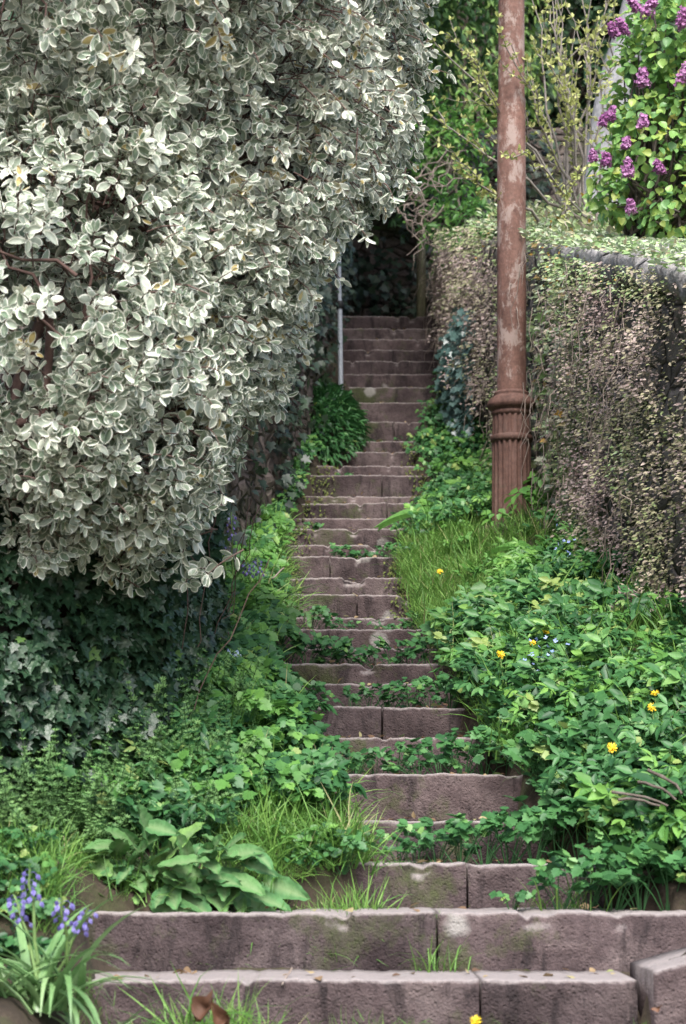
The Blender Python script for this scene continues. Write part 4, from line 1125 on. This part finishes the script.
# bluebell clump at the bottom left
def bluebell(name, label, base, n_leaf, length, stalks, group=None, wide=1.):
    e = empty(name, tuple(base), label, 'flower', group)
    lf = MB()
    BB = [blade(.058, c, 9) for c in (1.0, 1.7, 2.3)]
    for i in range(n_leaf):
        a = rng.random() * 6.283; lean = .25 + .7 * rng.random()
        d = np.array([math.cos(a) * lean, math.sin(a) * lean, 1.]); up = np.array([-math.cos(a), -math.sin(a), .15])
        lf.scatter(BB[rng.integers(3)], frames(d[None], up[None], [length * (.65 + .5 * rng.random())], wide), (np.asarray(base) + rng.normal(size=3) * [.06, .05, 0])[None], np.array([rng.random()]))
    lf.build('foliage', M['strap'], e, True)
    for tip in stalks:
        s_ = MB(); b = np.asarray(base) + rng.normal(size=3) * [.03, .03, 0]
        pts = bend(b, tip, .02, .004, 8); tube(s_, pts, np.linspace(.006, .003, 8), 6)
        so = s_.build('flower_stalk', M['stem'], e)
        f_ = MB()
        k = 13
        for j in range(k):
            t_ = .70 + .30 * j / k; f = t_ * 7; i = min(int(f), 6)
            at = pts[i] + (pts[i + 1] - pts[i]) * (f - i)
            az = j * 2.3; off = np.array([math.cos(az), math.sin(az), -.1]) * length * (.03 + .025 * rng.random())
            top_ = at + off
            tube(f_, [at, at + off * .6 + [0, 0, .005], top_], .001, 3, .2)
            L_ = length * (.036 + .016 * rng.random())
            axis = unit(np.array([math.cos(az) * .55, math.sin(az) * .55, -1.]))
            for m_ in range(6):
                b_ = m_ * 1.047; r1 = unit(np.cross(axis, [1, .2, 0])); r2 = np.cross(axis, r1)
                rad = math.cos(b_) * r1 + math.sin(b_) * r2
                d = axis + rad * .38; f_.scatter(leaf_simple(.62, -.05, -.28, .45), frames(d[None], -rad[None], [L_]), top_[None], np.array([np.clip(rng.normal(.5, .25), 0, 1)]))
        f_.build('flower_head', M['bell'], so)
        f2 = bpy.data.objects[-1] if False else None
    return e
b0 = np.array([P(32, 985, 5.42)[0], 5.42, float(ground_z(P(32, 985, 5.42)[0], 5.42)) - .02])
bluebell('bluebell_plant', 'clump of violet bluebells with long strap leaves beside the lowest step', b0, 80, .38,
         [P(30, 868, 5.42), P(62, 898, 5.36), P(88, 908, 5.45), P(14, 895, 5.5)], None, 1.0)
b1 = np.array([P(75, 1020, 5.3)[0], 5.3, float(ground_z(P(75, 1020, 5.3)[0], 5.3)) - .02])
bluebell('bluebell_plant', 'strap-leaved bluebell plant without flowers, in front of the flowering clump', b1, 60, .33, [], None, 1.0)
for i, (px, py) in enumerate([(231, 512), (224, 535), (246, 562), (257, 558)]):
    t_ = P(px, py, 10.0); b = np.array([t_[0] + .02, 10.02, float(ground_z(t_[0], 10.02))])
    bluebell('bluebell_plant', ['faded bluebell spike highest on the left bank below the hanging shrub', 'second highest bluebell spike on the left bank', 'pale bluebell spike lowest on the left bank, left one of two', 'pale bluebell spike lowest on the left bank, nearest the steps'][i], b, 12, .36, [t_], 'bluebells on the left bank')

# green mound by the steel post
mo = empty('fern_mound', tuple(P(320, 450, 15.8)), 'fresh green feathery mound spilling onto the steps below the steel post', 'plant')
mb = MB(); n = 4200
mc = P(318, 425, 15.8)
u = rand_dirs(n); u[:, 2] = np.abs(u[:, 2]) * 1.0 - .25
p = mc + u * np.array([.33, .7, .36]) * (.7 + .35 * rng.random((n, 1)))
p[:, 2] = np.maximum(p[:, 2] + (p[:, 1] - mc[1]) * .45, ground_z(p[:, 0], p[:, 1]))
d = u * .8 + np.array([.2, -.3, -.5]) + rng.normal(size=(n, 3)) * .4
mb.scatter(LS_N, frames(d, u + [0, 0, .6] + rng.normal(size=(n, 3)) * .3, .05 + .035 * rng.random(n)), p, np.clip(rng.normal(.4, .22, n), 0, 1))
mb.build('foliage', M['herb'], mo)

# dandelions and forget-me-nots
RAY = leaf_simple(.22, .01, .05, .6)
def dandelion(px, py, d, label, face=(0, -.6, .8), sz=.021, h=None):
    d = d - (.85 if py < 900 else 0); c_ = P(px, py, d)
    e = empty('dandelion', (c_[0], c_[1], float(ground_z(c_[0], c_[1]))), label, 'flower', 'yellow flowers')
    s_ = MB(); tube(s_, bend([c_[0] + .02, d + .02, min(float(ground_z(c_[0], d)), c_[2] - .05)], c_, 0, .006, 6), .0025, 5); s_.build('flower_stalk', M['stem'], e)
    f_ = MB(); k = 46
    az = rng.random(k) * 6.283; el = np.repeat([.1, .5, 1.1], [20, 16, 10])
    nrm_ = unit(np.array(face, float)); r1 = unit(np.cross(nrm_, [1, .1, 0])); r2 = np.cross(nrm_, r1)
    dd = np.cos(az)[:, None] * r1 + np.sin(az)[:, None] * r2 + el[:, None] * nrm_
    f_.scatter(RAY, frames(dd, nrm_[None] + np.zeros((k, 3)), sz * (.8 + .3 * rng.random(k))), np.tile(c_, (k, 1)))
    f_.build('flower_head', M['yellow'], e)
dandelion(500, 655, 9.0, 'yellow dandelion tilted to the side at the edge of the grass', (.5, -.6, .5))
dandelion(532, 644, 9.1, 'yellow dandelion just left of the one against the wall foliage', (.2, -.6, .7))
dandelion(546, 633, 9.3, 'yellow dandelion highest on the right bank', (.1, -.6, .7))
dandelion(604, 674, 8.7, 'yellow dandelion in front of the bramble bush', (0, -.5, .8), .017)
dandelion(612, 748, 7.9, 'fully open dandelion amid the leaves of the right bank', (0, -.8, .6))
dandelion(655, 694, 8.2, 'upper dandelion of two below the bramble bush', (0, -.5, .9), .017)
dandelion(652, 708, 8.1, 'lower dandelion of two below the bramble bush', (0, -.7, .7), .019)
dandelion(440, 572, 11.4, 'small dandelion in the bright grass beside the middle steps', (0, -.7, .7), .018)
dandelion(475, 1021, 5.55, 'lone yellow dandelion at the foot of the lowest step', (0, -.7, .8), .018)
fm = MB()
fe = empty('forget_me_not', tuple(P(535, 665, 8.9)), 'pale blue forget-me-nots beside the dandelions on the right bank', 'flower')
for (px, py, n) in [(538, 662, 14), (545, 646, 10), (528, 668, 8), (566, 545, 8), (575, 560, 5)]:
    c_ = P(px, py, 8.1 if py > 600 else 9.9) + rng.normal(size=(n, 3)) * .03
    fm.scatter(PETAL, frames(rng.normal(size=(n, 3)), np.tile([[0, -.6, .8]], (n, 1)) + rng.normal(size=(n, 3)) * .3, .008 + .003 * rng.random(n)), c_)
fm.build('flower_head', M['blue'], fe)

# dry stalks lying on the right bank
for i, (a, b) in enumerate([((612, 792, 7.35), (668, 806, 7.3)), ((638, 782, 7.35), (676, 800, 7.3)), ((648, 770, 7.4), (682, 794, 7.3)), ((618, 800, 7.3), (660, 806, 7.3)), ((652, 772, 7.35), (680, 790, 7.33))]):
    mb = MB(); tube(mb, bend(P(a[0], a[1], a[2] - .75), P(b[0], b[1], b[2] - .75), .01, .004, 6), np.linspace(.0055, .004, 6), 6)
    tag(mb.build('dry_stalk', M['bark']), ['lowest brown dry stalk lying on the right bank leaves', 'middle brown dry stalk on the right bank leaves', 'uppermost brown dry stalk on the right bank, pointing up left', 'short dry stalk beside the lowest stalk on the right bank', 'thin dry stalk beside the uppermost stalk on the right bank'][i], 'stalk', 'dry stalks on the right bank')
# dead leaves on the path
for i, (px, py, d, s, az) in enumerate([(205, 1012, 5.52, .08, 40), (220, 1016, 5.48, .065, 150), (658, 1000, 5.5, .03, 10)]):
    mb = MB(); c_ = P(px, py, d); a = math.radians(az)
    mb.scatter(leaf_oval(.75, .34, -.4, 9), frames(np.array([[math.cos(a), math.sin(a), .55]]), np.array([[-.2, -.7, .6]]), [s]), (c_ - np.array([math.cos(a) * s * .5, math.sin(a) * s * .5, .03]))[None], np.array([.35 + .2 * i]))
    for v_ in mb.V:
        for q_ in range(len(v_)): v_[q_] += np.array([fbm(v_[q_], 22, 1.), fbm(v_[q_], 22, 4.), fbm(v_[q_], 22, 8.)]) * .016
    tag(mb.build('dead_leaf', M['dead']), ['large curled brown dead leaf in front of the lowest step', 'smaller dead leaf beside the large curled one', 'small fallen leaf against the kerb stone'][i], 'leaf', 'dead leaves on the path')
# twig on the step, twig on the left bank
mb = MB(); tube(mb, bend(P(282, 985, 5.83), P(292, 968, 5.9), 0, .002, 4), .0025, 5)
tag(mb.build('twig', M['twig']), 'short pale twig leaning on the lowest step', 'twig')
mb = MB(); tube(mb, bend(P(262, 588, 10.3), P(284, 568, 10.4), .0, .006, 6), [.006, .005, .005, .004, .004, .003], 6)
tag(mb.build('twig', M['twig']), 'pale dead twig sticking out beside the left end of the middle steps', 'twig')
# crumpled scrap of plastic
mb = MB(); c_ = P(232, 658, 7.9); V = []
for i in range(9):
    for j in range(7):
        V.append(c_ + np.array([(i / 8 - .5) * .06 + .012 * fbm((i, j, 7), .6), .02 * fbm((i, j, 1), .5) + (j / 6 - .5) * .02, (j / 6 - .5) * .03 + .015 * (i / 8) + .03 * fbm((i, j, 4), .45)]))
mb.add(V, (), [(i * 7 + j, (i + 1) * 7 + j, (i + 1) * 7 + j + 1, i * 7 + j + 1) for i in range(8) for j in range(6)])
lo = mb.build('plastic_scrap', M['litter'])
sm = lo.modifiers.new('thick', 'SOLIDIFY'); sm.thickness = .003
tag(lo, 'crumpled pale blue plastic scrap lying in the herbs of the left bank', 'litter')

# old leaves, petals and crumbs lying on the treads and the path
ll = MB(); pts_ = []
for k in range(NS - 1):
    n = 26
    pts_.append(np.stack([SL[k] + (SR[k] - SL[k]) * rng.random(n), SD[k] + .02 + .36 * rng.random(n) ** 1.3, np.full(n, SZ[k] + .006)], 1))
n = 90; x = -.6 + 1.6 * rng.random(n); d = 5.3 + .5 * rng.random(n); pts_.append(np.stack([x, d, ground_z(x, d) + .02], 1))
pts_ = np.concatenate(pts_)
ll.scatter(LS_W, frames(rng.normal(size=pts_.shape) * [1, 1, .25], np.array([0, 0, 1.]) + rng.normal(size=pts_.shape) * .35, .018 + .022 * rng.random(len(pts_))), pts_)
tag(ll.build('leaf_litter', M['litterleaf']), 'small old fallen leaves lying on the treads', 'litter', kind='stuff')

# ------------------------------------------------------------------ light, sky, camera
sc = bpy.context.scene
w = bpy.data.worlds.new('World'); sc.world = w; w.use_nodes = True
nt = w.node_tree
sky = nt.nodes.new('ShaderNodeTexSky'); sky.sky_type = 'NISHITA'; sky.sun_disc = False
SUN_EL, SUN_AZ = math.radians(50), math.radians(176)                 # azimuth clockwise from +Y: behind the camera, to the right
sky.sun_elevation = SUN_EL; sky.sun_rotation = SUN_AZ
sky.air_density = 1.0; sky.dust_density = 3.0; sky.ozone_density = 1.0
bg = nt.nodes['Background']; nt.links.new(sky.outputs[0], bg.inputs[0]); bg.inputs[1].default_value = .13
sd = bpy.data.lights.new('sun', 'SUN'); sd.energy = 2.4; sd.angle = math.radians(25); sd.color = (1, .98, .955)
so = bpy.data.objects.new('sun', sd); C.objects.link(so)
dirv = Vector((math.sin(SUN_AZ) * math.cos(SUN_EL), math.cos(SUN_AZ) * math.cos(SUN_EL), math.sin(SUN_EL)))
so.rotation_euler = dirv.to_track_quat('Z', 'Y').to_euler()

cd = bpy.data.cameras.new('camera'); cam = bpy.data.objects.new('camera', cd); C.objects.link(cam)
cd.sensor_fit = 'VERTICAL'; cd.sensor_height = 24; cd.sensor_width = 24; cd.lens = F / 1024 * 24
cam.rotation_euler = (math.pi / 2 + TH, 0, 0)
cd.clip_start = .05; cd.clip_end = 500
cd.dof.use_dof = True; cd.dof.focus_distance = 8.8; cd.dof.aperture_fstop = 3.6
sc.camera = cam
sc.view_settings.view_transform = 'Standard'; sc.view_settings.look = 'None'; sc.view_settings.gamma = 1
sc.view_settings.exposure = 1.35
sc.cycles.max_bounces = 8; sc.cycles.transparent_max_bounces = 4
sc.cycles.use_denoising = True
